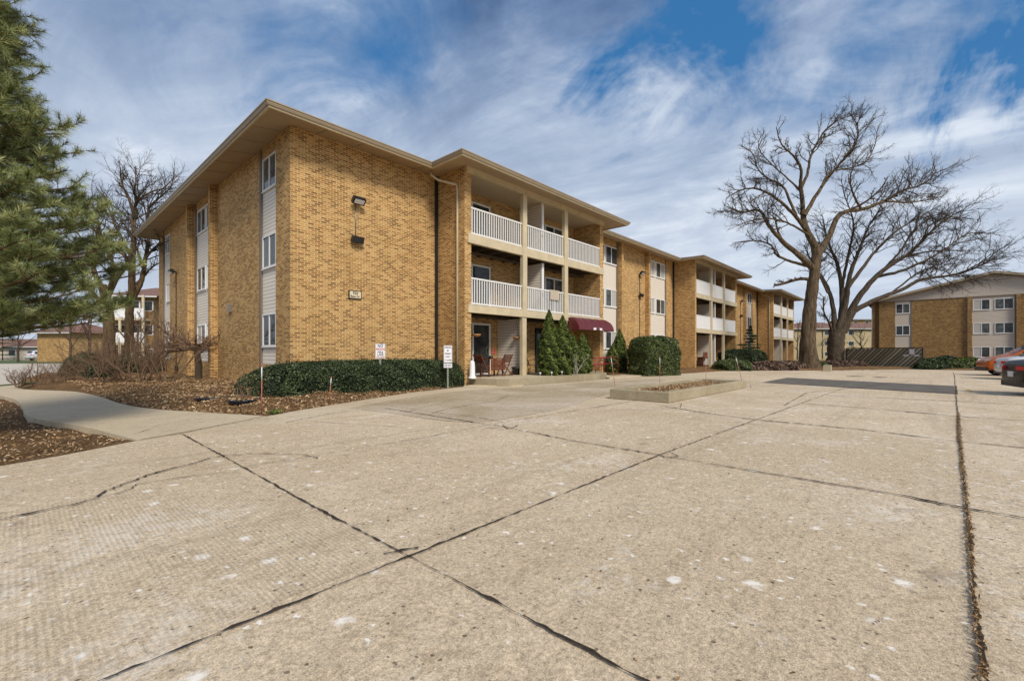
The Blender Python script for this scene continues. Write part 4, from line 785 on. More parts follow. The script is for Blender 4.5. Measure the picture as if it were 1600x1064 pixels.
# pine
def pine():
    D0 = 6.6; base = at(-120, 600, D0); base.z = -.12; root = thing('pine_tree', 'large long needled green pine overhanging the left edge', 'tree', base); rs = np.random.default_rng(21)
    MB().tube([base + Vector((.02 * math.sin(z), .02 * math.cos(z * 1.3), z)) for z in np.linspace(0, 11, 14)], list(np.linspace(.24, .05, 14)), 12).build('trunk', M['pine_bark'], root)
    prof_z = [1.0, 1.9, 2.2, 2.6, 3.0, 3.6, 4.0, 4.3, 4.7, 5.2, 5.6, 6.3, 7.5, 9, 11]; prof_r = [1.3, 2.3, 2.4, 2.25, 2.2, 2.1, 1.75, 1.25, 1.7, 1.35, 1.15, 1.1, 1.0, .8, .3]
    brs, tw, tips = [], [], []
    vis = math.atan2(RIGHT.y, RIGHT.x)
    z = 1.75
    while z < 8.2:
        nb = 17
        for k in range(nb):
            az = 2 * math.pi * (k + rs.random()) / nb; 
            da = abs((az - vis + math.pi) % (2 * math.pi) - math.pi)
            if da > R(125) and rs.random() < .6: continue
            Rr = np.interp(z, prof_z, prof_r) * rs.uniform(.72, 1.03); d = np.array([math.cos(az), math.sin(az), 0]); p0 = np.array([base.x, base.y, z + rs.uniform(-.15, .15) - .1])
            droop = rs.uniform(.02, .16); S = 9; u = np.linspace(0, 1, S); P = p0 + d * (u * Rr)[:, None]; P[:, 2] += -droop * Rr * np.sin(u * 2.4) + .20 * Rr * u ** 2 * .6; P[:, :2] += np.cumsum(rs.normal(0, .02, (S, 2)), axis=0)
            brs.append((P, np.linspace(.032, .008, S)))
            for q in range(int(13 * Rr / 2.4)):
                tt = rs.uniform(.28, 1.0); i = min(int(tt * (S - 1)), S - 2); f = tt * (S - 1) - i; c = P[i] * (1 - f) + P[i + 1] * f; T = unit(P[i + 1] - P[i])
                sd = unit(np.cross(T, [0, 0, 1])) * rs.choice([-1, 1]); dd = unit(T * rs.uniform(.4, 1) + sd * rs.uniform(.2, 1.0) + np.array([0, 0, rs.uniform(-.05, .5)])); L = rs.uniform(.2, .55) * (1.25 - .5 * tt)
                S2 = 5; u2 = np.linspace(0, 1, S2)[:, None]; Q = c + dd * L * u2; Q[:, 2] += .10 * L * u2[:, 0] ** 2; tw.append((Q, np.linspace(.008, .004, S2)))
                tips.append((Q[-1], unit(Q[-1] - Q[-2]), .15)); tips.append((Q[2], unit(dd + rs.normal(0, .3, 3)), .12))
                for e in range(2):
                    d3 = unit(dd + rs.normal(0, .55, 3) + np.array([0, 0, .25])); L3 = rs.uniform(.1, .24); c3 = Q[rs.integers(1, 4)]; Q3 = c3 + d3 * L3 * u2; tw.append((Q3, np.linspace(.006, .003, S2))); tips.append((Q3[-1], d3, .13))
            tips.append((P[-1], unit(P[-1] - P[-2]), .16))
        z += .27
    V, F = tubes(np.array([b[0] for b in brs]), np.array([b[1] for b in brs]), 6); npmesh('boughs', V, F, M['pine_bark'], root, smooth=True)
    V, F = tubes(np.array([b[0] for b in tw]), np.array([b[1] for b in tw]), 3); npmesh('twigs', V, F, M['pine_bark'], root, smooth=True)
    # needles
    C = np.array([q[0] for q in tips]); A = np.array([q[1] for q in tips]); Lr = np.array([q[2] for q in tips])
    # keep tufts that the place could show (towards the lot); the rest thinned
    rel = (C - np.array(base)) @ np.array(RIGHT); keep = (rel > -1.2) | (rs.random(len(C)) < .35); C, A, Lr = C[keep], A[keep], Lr[keep]
    NN = 56; n = len(C); c = np.repeat(C, NN, 0); a = np.repeat(A, NN, 0); c = c - a * (rs.random((n * NN, 1)) * np.repeat(Lr, NN)[:, None]); r = unit(np.cross(a, rs.normal(0, 1, (n * NN, 3)))); th = rs.uniform(R(22), R(72), (n * NN, 1)); d = a * np.cos(th) + r * np.sin(th); d[:, 2] -= .06; L = rs.uniform(.09, .15, (n * NN, 1)); w_ = unit(np.cross(d, rs.normal(0, 1, (n * NN, 3)))) * .0030
    V = np.stack([c - w_, c + w_, c + d * L], axis=1).reshape(-1, 3); F = np.arange(len(V)).reshape(-1, 3)
    tb = np.repeat(np.clip(rs.normal(.50, .22, n), 0, 1), NN); tn = np.clip(tb + rs.normal(0, .12, n * NN), 0, 1)
    npmesh('needles', V, F, M['needle'], root, tone=np.repeat(tn, 3))
    print('pine tufts', n)
pine()

# ------------------------------------------------------------------ hedges and shrubs
def blob(center, rx, ry, h, rz=0.0, e=2.6, n=9000, lump=.06, seed=0, top=1.0):
    rs = np.random.default_rng(seed); at_, ax_, ay_ = 4 * rx * ry, 4 * ry * h * .5 * 2, 4 * rx * h * .5 * 2; pr = np.array([at_, ax_, ay_]); pr /= pr.sum(); fc = rs.choice(3, n, p=pr)
    x = rs.uniform(-1, 1, n); y = rs.uniform(-1, 1, n); z = rs.uniform(0, 1, n); sg = rs.choice([-1.0, 1.0], n)
    z = np.where(fc == 0, 1.0, z); x = np.where(fc == 1, sg, x); y = np.where(fc == 2, sg, y)
    tq = (np.abs(x) ** e + np.abs(y) ** e + z ** e) ** (-1 / e); ux, uy, uz = x * tq, y * tq, z * tq
    N = unit(np.stack([np.sign(ux) * np.abs(ux) ** (e - 1) / rx, np.sign(uy) * np.abs(uy) ** (e - 1) / ry, uz ** (e - 1) / h], 1)); x, y, z = ux * rx, uy * ry, uz * h
    k = 1 + lump * (np.sin(x * 3.7 / max(rx, 1) * 2 + z * 5 + seed) + np.sin(x * 4.3 + y * 5.1) * .8 + np.sin(z * 9 + x * 6 + y * 5) * .5) * min(1, 1.3 / max(rx, .1))
    P = np.stack([x * k, y * (1 + (k - 1) * max(1, rx / ry) * .6), z * (1 + lump * .6 * np.sin(x * 5 + y * 3 + seed))], 1)
    c, s = math.cos(rz), math.sin(rz); Rm = np.array([[c, -s, 0], [s, c, 0], [0, 0, 1]]); return P @ Rm.T + np.array(center), N @ Rm.T
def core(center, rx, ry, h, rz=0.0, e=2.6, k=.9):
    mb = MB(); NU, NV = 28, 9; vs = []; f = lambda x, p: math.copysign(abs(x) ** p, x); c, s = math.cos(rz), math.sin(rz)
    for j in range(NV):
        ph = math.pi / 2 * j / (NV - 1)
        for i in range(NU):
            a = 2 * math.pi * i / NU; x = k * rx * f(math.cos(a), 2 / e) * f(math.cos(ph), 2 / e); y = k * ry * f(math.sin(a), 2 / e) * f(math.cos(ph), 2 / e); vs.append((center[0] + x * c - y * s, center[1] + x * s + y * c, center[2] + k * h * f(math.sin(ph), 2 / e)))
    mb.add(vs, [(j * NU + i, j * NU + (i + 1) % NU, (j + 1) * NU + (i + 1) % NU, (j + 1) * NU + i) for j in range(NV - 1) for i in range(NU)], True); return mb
def shrub(name, label, cat, center, rx, ry, h, mt, n, size, rz=0.0, e=2.6, seed=0, lump=.06, coremat='core', k=.82, thick=.12, group=None):
    root = thing(name, label, cat, center, group=group); rs = np.random.default_rng(seed + 100)
    core(center, rx, ry, h, rz, e, k).build('dark_hull', M[coremat], root)  # solid hull, not branches; shade between the leaves put into its dark colour
    P, N = blob(center, rx, ry, h, rz, e, n, lump, seed); st_ = (rs.random((n, 1)) < .05) * rs.uniform(.02, .09, (n, 1)); P = P - N * (rs.random((n, 1)) ** 1.5) * thick + N * st_ + rs.normal(0, .012, (n, 3)); P[:, 2] = np.maximum(P[:, 2], center[2] + .01)
    V, F, tn = leaves(P, N, size, .55, .8, np.clip(rs.beta(1.7, 2.4, n) + .16 * np.sin(P[:, 0] * 5.1 + P[:, 2] * 7) * np.sin(P[:, 1] * 4.3 - P[:, 2] * 5 + 1), 0, 1), rs); npmesh('foliage', V, F, mt, root, tone=tn); return root
shrub('hedge', 'long low clipped dark green hedge in front of the brick wall', 'hedge', (7.95, 13.36, 0.0), 4.1, .98, 1.0, M['box'], 46000, .032, R(6), 4.0, 1, .035, k=.86, thick=.14)
c = g(1025, 590); shrub('hedge', 'tall squared green hedge just right of the entrance handrails', 'hedge', (23.75, 11.1, .02), 1.28, .85, 2.08, M['holly'], 34000, .045, R(-20), 7.5, 2, .03, thick=.18)
c = at(1160, 575, 40); shrub('hedge', 'clipped dark green hedge in front of the small spruce', 'hedge', (c.x, c.y, .1), 2.0, 1.0, 1.42, M['box'], 9000, .07, R(-42), 4, 3, .05)
c = g(1154, 579); shrub('shrub', 'variegated rounded shrub at the edge of the grey brown ground cover', 'shrub', (c.x, c.y + .4, .05), 1.45, .8, .72, M['holly'], 9000, .05, R(-42), 2.4, 4, .1)
for i, (px, py, rx, ry, h, mt, lab, nm, cat) in enumerate((
    (1205, 578, 1.9, 1.0, .62, 'greydry', 'grey brown dormant mound of ground cover left of the tallest tree', 'dormant_shrub', 'shrub'), (1232, 577, 1.2, .9, .60, 'greydry', 'grey brown dormant mound touching the tallest trunk', 'dormant_shrub', 'shrub'),
    (1306, 575, 1.0, .7, .62, 'greydry', 'round grey brown mound below the low forking tree', 'dormant_shrub', 'shrub'), (1330, 574, 1.6, .7, .55, 'greydry', 'grey brown mound spilling in front of the slatted screen', 'dormant_shrub', 'shrub'), (1280, 575, .8, .6, .5, 'holly', 'low green plant beside the short concrete post', 'shrub', 'shrub'),
    (1455, 577, 1.0, .8, .85, 'box', 'dark low shrub touching the right end of the slatted screen', 'shrub', 'shrub'), (1478, 573, 1.3, .8, .95, 'box', 'dark rounded shrub in front of the wide brick panel', 'shrub', 'shrub'), (1495, 577, 1.4, .7, .62, 'holly', 'low spreading olive shrub in front of the darker round shrubs', 'shrub', 'shrub'), (1516, 574, 1.7, 1.0, .85, 'arb', 'mounded bright green yew below the paired windows of the gabled building', 'shrub', 'shrub'))):
    c = g(px, py); shrub(nm, lab, cat, (c.x, c.y, -.02), rx, ry, h, M[mt], 5200, .075 if mt != 'greydry' else .10, R(-40), 2.3, 20 + i, .09, 'corebr' if mt == 'greydry' else 'core')
# arborvitae: pointed crowns of small sprays
def conic(name, label, base, tips, mt, seed, n, size=.045, group=None):
    root = thing(name, label, 'evergreen', base, group=group); rs = np.random.default_rng(seed); Vs, Fs, Ts, o = [], [], [], 0; mbc = MB()
    for (dx, dy, r, h, z0) in tips:
        c = np.array([base[0] + dx, base[1] + dy, base[2] + z0]); m = int(n * r * h); u = rs.random(m) ** 1.25; a = rs.uniform(0, 2 * np.pi, m)
        pr = r * np.interp(u, [0, .06, .2, .45, .65, .82, .93, 1], [.70, .90, 1.0, .95, .72, .42, .20, .03]) * (1 + .12 * np.sin(a * 4 + u * 19 + seed) + .10 * np.sin(a * 9 - u * 37 + seed) + .07 * np.sin(a * 3 + u * 57)); rr = pr * (1 - .3 * rs.random(m) ** 2)
        P = c + np.stack([rr * np.cos(a), rr * np.sin(a), u * h], 1); N = np.stack([np.cos(a), np.sin(a), np.full(m, .55)], 1)
        V, F, t_ = leaves(P, N, size, .45, .55, np.clip(.45 + .25 * np.sin(a * 5 + u * 17 + seed) + rs.normal(0, .22, m), 0, 1), rs); Vs.append(V); Fs.append(F + o); Ts.append(t_); o += len(V)
        mbc.lathe(tuple(c), [(r * .5, 0), (r * .8, h * .1), (r * .8, h * .35), (r * .5, h * .68), (r * .1, h * .93)], 12)
    mbc.build('dark_hull', M['core'], root); npmesh('foliage', np.vstack(Vs), np.vstack(Fs), mt, root, tone=np.concatenate(Ts)); return root  # solid hull inside the sprays, inner shade given as dark colour
zp = .27
def pxw(px, Y): # X on a plane Y
    a = (px - 800) / FP; return Y * (math.cos(TH) + a * math.sin(TH)) / (math.sin(TH) - a * math.cos(TH))
A1 = (pxw(858, 11.95), 11.95, zp); conic('arborvitae', 'tall pointed arborvitae left of the entrance, the leftmost of the tight pair', A1, [(0, 0, .44, 2.80, 0)], M['arb'], 1, 9500)
A2 = (pxw(879, 11.95), 11.95, zp); conic('arborvitae', 'tall pointed arborvitae right of its twin, in front of the awning post', A2, [(0, 0, .50, 2.62, 0)], M['arb'], 2, 9500)
A3 = (pxw(905, 12.1), 12.1, zp); conic('arborvitae', 'shorter twin topped arborvitae under the maroon awning', A3, [(-.36, .1, .34, 1.85, 0), (.30, 0, .44, 1.9, 0), (0, -.1, .4, 1.2, 0)], M['arb'], 3, 9000)
A4 = (pxw(966, 13.3), 13.3, .05); conic('arborvitae', 'arborvitae with stepped pointed tops behind the red handrails', A4, [(.15, 0, .50, 2.55, 0), (-.65, 0, .50, 1.65, 0)], M['arb'], 4, 8000)
# spruce by the middle block
def spruce(base, h, R0, seed, label):
    rs = np.random.default_rng(seed); root = thing('spruce_tree', label, 'tree', base); MB().tube([base, Vector(base) + Vector((0, 0, h))], [.07, .015], 8).build('trunk', M['pine_bark'], root)
    P, N, T_ = [], [], []
    for z in np.arange(.25, h, h / 13):
        rad = R0 * (1 - z / h) ** .8 * rs.uniform(.75, 1.15)
        for k in range(9):
            a = rs.uniform(0, 2 * np.pi); d = np.array([math.cos(a), math.sin(a), .12])
            for s in np.linspace(.05, 1, 10):
                for _ in range(5): P.append(np.array(base) + [0, 0, z - .12 * rad * s] + d * s * rad * rs.uniform(.9, 1.1) + rs.normal(0, .05, 3)); N.append([0, 0, 1])
    P = np.array(P); V, F, tn = leaves(P, np.array(N, float), .085, .3, .5, rs.beta(1.5, 2.5, len(P)), rs); npmesh('foliage', V, F, M['box'], root, tone=tn)
c = at(1172, 573, 41.5); spruce(Vector((c.x, c.y, .1)), 3.5, 1.6, 6, 'small dark spruce with layered branches behind the clipped far hedge')
c = at(4, 560, 75); spruce(Vector((c.x, c.y, 0)), 8.3, 2.2, 7, 'dark conifer behind the low red roofed houses')
# evergreen dark shrubs on the left, bare shrubs
for i, (px, py, rx, h, lab) in enumerate(((128, 588, .85, 1.25, 'dark evergreen shrub left of the bare vase shaped shrubs'), (152, 592, .6, .8, 'low dark evergreen at the front of the left bed'), (205, 585, 1.3, 1.15, 'dark evergreen behind the tangle of bare stems'), (238, 583, .8, .95, 'dark evergreen close to the end wall corner'))):
    c = g(px, py, .1); shrub('shrub', lab, 'shrub', (c.x, c.y, .02), rx, rx * .7, h, M['box'], 7000, .05, R(30), 2.2, 50 + i, .14, thick=.25)
def bare_shrub(label, base, h, spread, nst, seed, mt=None, rad=.02, tw=5, name='bare_shrub', up=.07, group=None, cat='shrub'):
    rs = np.random.default_rng(seed); acc = {}; cf = dict(S=[7, 6, 5, 4], K=[5, 4, 3, 3], wob=[.14, .2, .28, .3], up=[up, up, .04, .02], n=[0, 8, tw + 2, 3], len=[0, .5, .5, .5], rad=[.02, rad * .55, rad * .3, .003], ang=(R(25), R(65)), max=3 if tw else 2, side=1)
    for k in range(nst):
        a = 2 * math.pi * (k + rs.random()) / nst; d = np.array([math.cos(a) * spread, math.sin(a) * spread, 1.0]); d /= np.linalg.norm(d); grow(acc, np.array(base) + [math.cos(a) * .07, math.sin(a) * .07, -.03], d, h * rs.uniform(.75, 1.15), rad * rs.uniform(.7, 1.2), 0, cf, rs)
    Vs, Fs, o = [], [], 0
    for (S, K), it in acc.items():
        V, F = tubes(np.array([x[0] for x in it]), np.array([x[1] for x in it]), K); Vs.append(V); Fs.append(F + o); o += len(V)
    ob = npmesh(name, np.vstack(Vs), np.vstack(Fs), mt or M['stemwood'], org=base, smooth=True); return tag(ob, label, cat, group)
for i, (px, py, h, sp, n, rad, lab) in enumerate((
    (165, 600, 1.85, .8, 9, .022, 'bare vase shaped shrub at the front of the left bed'), (222, 599, 2.3, .75, 10, .030, 'large bare many stemmed shrub in the middle of the bed'), (196, 597, 2.2, .8, 8, .025, 'bare tangled shrub left of the largest bare shrub'),
    (262, 600, 2.4, .6, 7, .024, 'bare shrub standing closest to the end wall'), (138, 597, 1.8, .7, 9, .014, 'fine twigged brown shrub right of the parked white car'), (105, 596, 1.15, .8, 14, .010, 'arching fine stemmed shrub overhanging the road edge'), (88, 598, .85, .9, 10, .010, 'low arching bare shrub at the road edge'),
    (56, 601, .95, .35, 5, .016, 'thin upright bare stems left of the arching shrubs'), (30, 603, .62, .55, 12, .018, 'cut back cluster of short upright stems at the walk'), (180, 585, 1.8, .6, 9, .02, 'tall bare twiggy shrub at the back of the left bed'), (240, 588, 2.0, .55, 9, .02, 'tall bare shrub beside the far end of the end wall'), (70, 600, .6, .7, 7, .01, 'tiny bare twig clump between the upright stems'), (326, 640, .0, 0, 0, 0, ''))):
    if not lab: continue
    c = g(px, py, .08); bare_shrub(lab, c, h, sp, n, 70 + i, rad=rad, tw=6)
# umbrella-pruned small tree
def topiary():
    base = Vector((4.95, 21.2, .05)); D = base.dot(FWD); base = g(309, 594, .12); root = thing('ornamental_tree', 'small bare umbrella pruned tree in front of the end wall windows', 'tree', base); rs = np.random.default_rng(9); acc = {}
    D = base.dot(FWD); k = FP / D; top = base + Vector((0, 0, 56 / k)); P = np.array([tuple(base + (top - base) * u + Vector((.05 * math.sin(u * 5), .04 * math.sin(u * 7), 0))) for u in np.linspace(0, 1, 10)]); acc[(10, 8)] = [(P, np.linspace(.14, .10, 10), 0)]
    cf = dict(S=[10, 8, 6, 4], K=[8, 6, 4, 3], wob=[.1, .16, .25, .3], up=[0, .02, .12, .1], n=[0, 0, 14, 6], len=[0, .6, .34, .45], rad=[0, .05, .028, .014], ang=(R(30), R(75)), max=3, side=1)
    for q in range(18):
        a = 2 * math.pi * q / 18 + rs.random() * .4; L = rs.uniform(.9, 1.8); L = L * (1.25 if math.cos(a - math.atan2(RIGHT.y, RIGHT.x)) < -.3 else .62)
        grow(acc, np.array(top) - [0, 0, rs.uniform(0, .25)], np.array([math.cos(a), math.sin(a), rs.uniform(.1, .45)]), L, .05, 1, cf, rs)
    emit(acc, 'trunk', root, M['bark_dark'], lambda l: l == 0); emit(acc, 'crown', root, M['stemwood'], lambda l: l > 0)
topiary()
# twigs growing in the two sunk pots
for px, lab, sd_ in ((332, 'dark round pot of dry stems sunk in the mulch, the left one', 1), (383, 'dark round pot of dry stems beside the orange stake, near the hedge', 2)):
    c = g(px, 627 if px < 350 else 631, .05); c.z = .07; root = thing('plant_pot', lab, 'pot', c); MB().lathe(tuple(c), [(.33, .0), (.345, .07), (.36, .08), (.36, .095), (.33, .095), (.31, .05)], 28).build('rim', M['pot'], root)
    V, F, tn = leaves(np.array(c) + np.c_[rng.normal(0, .15, (160, 2)), rng.uniform(.07, .12, 160)], np.tile([0, 0, 1.], (160, 1)), .05, .4, .4); npmesh('dry_leaves', V, F, M['chip'], root, tone=tn)
    rs = np.random.default_rng(sd_); acc = {}; cf = dict(S=[6, 5], K=[5, 3], wob=[.2, .3], up=[.05, .02], n=[0, 2], len=[0, .4], rad=[.012, .006], ang=(.4, 1.), max=1, side=1)
    for k in range(11): grow(acc, np.array(c) + [rs.normal(0, .1), rs.normal(0, .1), .05], unit(np.array([rs.normal(0, .5), rs.normal(0, .5), 1.])), rs.uniform(.25, .5), .014, 0, cf, rs)
    emit(acc, 'stems', root, M['stemwood'], lambda l: True)
# weed tuft at the joint
c = g(431, 646); P = np.array(c) + np.c_[rng.normal(0, .07, (160, 2)), rng.uniform(0, .08, 160)]; V, F, tn = leaves(P, np.tile([0, 0, 1.], (160, 1)), .03, .4, .9)
tag(npmesh('weed', V, F, M['arb'], org=c, tone=tn), 'small green weed at the pavement edge near the hedge corner', 'weed')

# ------------------------------------------------------------------ signs, stakes, small things
YAXF = unit(np.array([-.25, -1.0, 0]))
def signpost(name, label, base, h, boards, yaw):
    root = thing(name, label, 'sign', base); n_ = Vector((math.sin(yaw), -math.cos(yaw), 0)); td = Vector((math.cos(yaw), math.sin(yaw), 0)); Zv = Vector((0, 0, 1)); b = Vector(base)
    MB().obox(b + Zv * h / 2, td * .028, n_ * .018, Zv * h / 2).build('post', M['galv'], root)
    for (zc, hw, hhh, lines) in boards:
        c = b + Zv * zc + n_ * .03; p = MB(); p.obox(c, td * hw, n_ * .004, Zv * hhh); bd = p.build('sign_board', M['signw'], root)
        fr = MB(); fm = M['textr'] if lines and lines[0][3] == 'r' else M['textk']
        for s_ in (-1, 1): fr.obox(c + n_ * .0055 + Zv * s_ * (hhh - .014), td * (hw - .012), n_ * .001, Zv * .003); fr.obox(c + n_ * .0055 + td * s_ * (hw - .014), td * .003, n_ * .001, Zv * (hhh - .018))
        fr.build('border', fm, bd)
        for (txt, dz, sz, colr, wd) in lines: lettering(txt, sz, M['textr'] if colr in 'rR' else M['textk'], bd, c + n_ * .007 + Zv * dz, td, Zv, width=wd)
sp1 = at(594, 0, 14.15); sp1.z = 0.1
signpost('no_parking_sign', 'white and red no parking fire lane sign rising out of the hedge', sp1, 1.44, [(1.20, .152, .23, [('NO', .155, .13, 'r' if 0 else 'k', .16), ('PARKING', .055, .10, 'R', .27), ('FIRE', -.04, .085, 'k', .17), ('LANE', -.115, .085, 'k', .19), ('TOW ZONE', -.185, .055, 'R', .24)])], R(-22))
sp2 = g(699.5, 607); sp2.z = .0
D2_ = sp2.dot(FWD)
signpost('permit_sign', 'narrow white parking by permit only sign at the right end of the hedge', sp2, 1.45, [(1.20, .152, .30, [('PARKING', .225, .075, 'k', .24), ('BY', .115, .075, 'k', None), ('PERMIT', .01, .075, 'k', .22), ('ONLY', -.095, .075, 'k', .18), ('17 OVER', -.215, .075, 'k', .24)]), (.80, .152, .075, [('2ND ROW', 0, .075, 'k', .24)])], R(-22))
def stake(label, base, h, lean=(0, 0)):
    root = thing('driveway_marker', label, 'stake', base, group='orange driveway marker stakes'); b = Vector(base); tp = b + Vector((lean[0], lean[1], h)); f = lambda u: b + (tp - b) * u
    MB().tube([f(0), f(.66)], .009, 8).build('rod', M['orange'], root); MB().tube([f(.66), f(.93)], .010, 8).build('reflective_band', M['signw'], root); MB().tube([f(.93), f(1)], .009, 8).build('tip', M['orange'], root)
for (px, py, top, lx, lab) in ((409, 645, 568, 0, 'full height orange stake at the left end of the hedge'), (514, 629, 588, .03, 'short faded orange stake before the middle of the hedge'), (961, 603, 556, -.08, 'orange stake by the red handrails'), (1031, 600, 556, 0, 'orange stake in front of the tall squared hedge'), (1103, 598, 557, 0, 'thin orange stake behind the middle of the concrete planter'), (1159, 594, 557, -.14, 'leaning orange stake at the far corner of the concrete planter')):
    b_ = g(px, py); h = (py - top) / FP * b_.dot(FWD); stake(lab, b_, h, (RIGHT.x * lx * 2, RIGHT.y * lx * 2))
# handrails
root = thing('handrail', 'red painted pipe handrails beside the entrance path', 'handrail', (20.5, 12.3, 0.03)); 
def hr(mb, x0, x1, y, z0=.05):
    for zz_ in (.95, .62): mb.tube([(x0, y, z0 + zz_), (x1, y, z0 + zz_ - .02)], .022, 8)
    mb.tube([(x1, y, z0), (x1, y, z0 + .9), (x1 - .06, y, z0 + .94)], .022, 8); mb.tube([(x0 + .6, y, z0), (x0 + .6, y, z0 + .9)], .022, 8)
mb = MB(); hr(mb, pxw(920, 12.0), pxw(944.5, 12.0), 12.0); mb.build('front_rail', M['redpaint'], root); mb = MB(); hr(mb, pxw(930, 12.75), pxw(965.5, 12.75), 12.75); mb.build('rear_rail', M['redpaint'], root)
# patio furniture
def folding_chair(label, c, yaw):
    root = thing('folding_chair', label, 'chair', c, group='red wooden folding chairs on the patio'); cx, sx_ = math.cos(yaw), math.sin(yaw)
    def w(x, y, z): return (c[0] + x * cx - y * sx_, c[1] + x * sx_ + y * cx, c[2] + z)
    mb = MB()
    for s_ in (-.2, .2): mb.bar(w(-.26, s_, 0), w(.24, s_, .45), .013, .018)
    mb.bar(w(-.25, -.2, .02), w(-.25, .2, .02), .012); mb.build('leg', M['redwood'], root); mb = MB()
    for s_ in (-.225, .225): mb.bar(w(.27, s_, 0), w(-.24, s_, .90), .013, .018)
    mb.bar(w(.26, -.225, .02), w(.26, .225, .02), .012); mb.build('back_frame', M['redwood'], root); mb = MB()
    for k in range(7): x = -.19 + k * .068; mb.box(-.0, 0, 0, 0, 0, 0) if 0 else mb.bar(w(x, -.2, .455), w(x, .2, .455), .026, .009)
    mb.build('seat', M['redwood'], root); mb = MB()
    for k in range(4): z = .60 + k * .085; x = .27 - .51 * z / .9; mb.bar(w(x + .01, -.21, z), w(x + .01, .21, z), .009, .032)
    mb.build('backrest', M['redwood'], root)
yT = 13.2; zt2 = .277
folding_chair('red wooden folding chair left of the patio table', (pxw(752, yT), yT, zt2), R(0)); folding_chair('red wooden folding chair right of the patio table', (pxw(789, yT), yT, zt2), R(180))
xT = pxw(771, yT + .05); root = thing('patio_table', 'dark red wooden drop leaf patio table between two folding chairs', 'table', (xT, yT + .05, zt2)); mb = MB()
mb.box(xT - .5, xT + .5, yT - .2, yT + .5, zt2 + .70, zt2 + .73); mb.build('tabletop', M['redwood'], root); mb = MB()
for k in range(5): mb.box(xT - .42, xT + .42, yT - .24, yT - .215, zt2 + .26 + k * .085, zt2 + .335 + k * .085)
mb.build('drop_leaf', M['redwood'], root)
for sx2 in (-.4, .4): 
    for sy in (-.1, .4): MB().box(xT + sx2 - .025, xT + sx2 + .025, yT + sy - .025, yT + sy + .025, zt2, zt2 + .70).build('leg', M['redwood'], root)
tb = zt2 + .73
root = thing('table_ornament', 'wire ornament with small pink flag on the patio table', 'ornament', (xT - .1, yT + .1, tb)); mb = MB(); mb.lathe((xT - .1, yT + .1, tb), [(.09, 0), (.10, .05), (.06, .12)], 12); mb.build('base', M['black'], root)
mb = MB(); mb.tube([(xT - .25 + .12 * math.cos(a), yT + .1, tb + .32 + .18 * math.sin(a)) for a in np.linspace(-1.3, 4.4, 14)], .007, 5); mb.build('wire', M['stemwood'], root); mb = MB(); mb.add([(xT + .05, yT + .1, tb + .5), (xT + .20, yT + .12, tb + .22), (xT + .02, yT + .1, tb + .16)], [(0, 1, 2)]); mb.build('flag', M['textr'], root)
pp = (pxw(807, 13.3), 13.3, zt2); root = thing('flower_pot', 'black flower pot with dry stems beside the first patio post', 'pot', pp); MB().lathe(pp, [(.16, 0), (.20, .28), (.23, .29), (.23, .34), (.19, .34)], 18).build('pot', M['black'], root); MB().tube([(pp[0], pp[1], pp[2] + .33), (pp[0] + .02, pp[1], pp[2] + .5)], .012, 5).build('stem', M['stemwood'], root)
for px, Y_, zc, lab in ((744.5, 13.4, 2.00, 'small wooden hanging basket in front of the patio sliding door'), (807.5, 13.3, 1.95, 'small wooden hanging basket near the first patio post')):
    c = Vector((pxw(px, Y_), Y_, zc)); root = thing('hanging_basket', lab, 'basket', c); MB().lathe(tuple(c), [(.06, -.12), (.17, -.06), (.19, 0), (.16, .0)], 16).build('basket', M['terra'], root)
    mb = MB()
    for a in (0, 2.1, 4.2): mb.tube([c + Vector((.18 * math.cos(a), .18 * math.sin(a), 0)), c + Vector((0, 0, .72))], .004, 4)
    mb.build('wire', M['black'], root)
c = (pxw(743, 12.55) - .1, 12.62, .277); mb = MB(); mb.lathe(c, [(.17, 0), (.155, .03), (.11, .12), (.10, .5), (.085, .62), (.04, .68)], 18); tag(mb.build('splash_guard', M['white'], org=c), 'white plastic cone shaped cover standing at the brick pier', 'cover')
c = (pxw(826, 13.7), 13.7, .275); root = thing('metal_chair', 'dark metal patio armchair behind the first post', 'chair', c)
def W3(x, y, z): return (c[0] + x, c[1] + y, c[2] + z)
mb = MB(); mb.box(c[0] - .25, c[0] + .25, c[1] - .22, c[1] + .22, c[2] + .40, c[2] + .43); mb.build('seat', M['joist'], root); mb = MB()
for k in range(6): mb.bar(W3(-.26 - .01 * k, -.2 + .08 * k, .43), W3(-.42, -.2 + .08 * k, .9), .012)
mb.bar(W3(-.42, -.24, .9), W3(-.42, .24, .9), .015); mb.build('backrest', M['joist'], root)
for s_ in (-.22, .22): mb = MB(); mb.tube([W3(-.25, s_, 0), W3(-.15, s_, .3), W3(-.3, s_, .62), W3(.1, s_, .66), W3(.27, s_, .55), W3(.2, s_, .3), W3(.28, s_, 0)], .016, 6); mb.build('arm_frame', M['joist'], root)
# lights along the slab edge
for px in (844, 862, 878): 
    c = g(px, 586, .27); c.y = 11.42; c.x = pxw(px, 11.42); root = thing('path_light', {844: 'leftmost small white path light at the patio slab edge', 862: 'middle small white path light in front of the arborvitae pair', 878: 'rightmost small white path light at the patio slab edge'}[px], 'light', c, group='path lights at the patio edge'); MB().lathe(tuple(c), [(.012, -.02), (.012, .12), (.035, .14), (.05, .16), (.0, .20)], 10).build('lamp', M['signw'], root)
tag(MB().lathe((0, 0, 0), [(.0, 0)], 3).build('x', M['white']) if 0 else tag(MB().tube([(pxw(848, 12.6), 12.4, .28), (pxw(842, 14.3), 14.3, 1.6)], .02, 6).build('broom', M['brown'], org=(pxw(848, 12.6), 12.4, .28))), 'pole leaning against the wall beside the dark entrance door', 'pole')
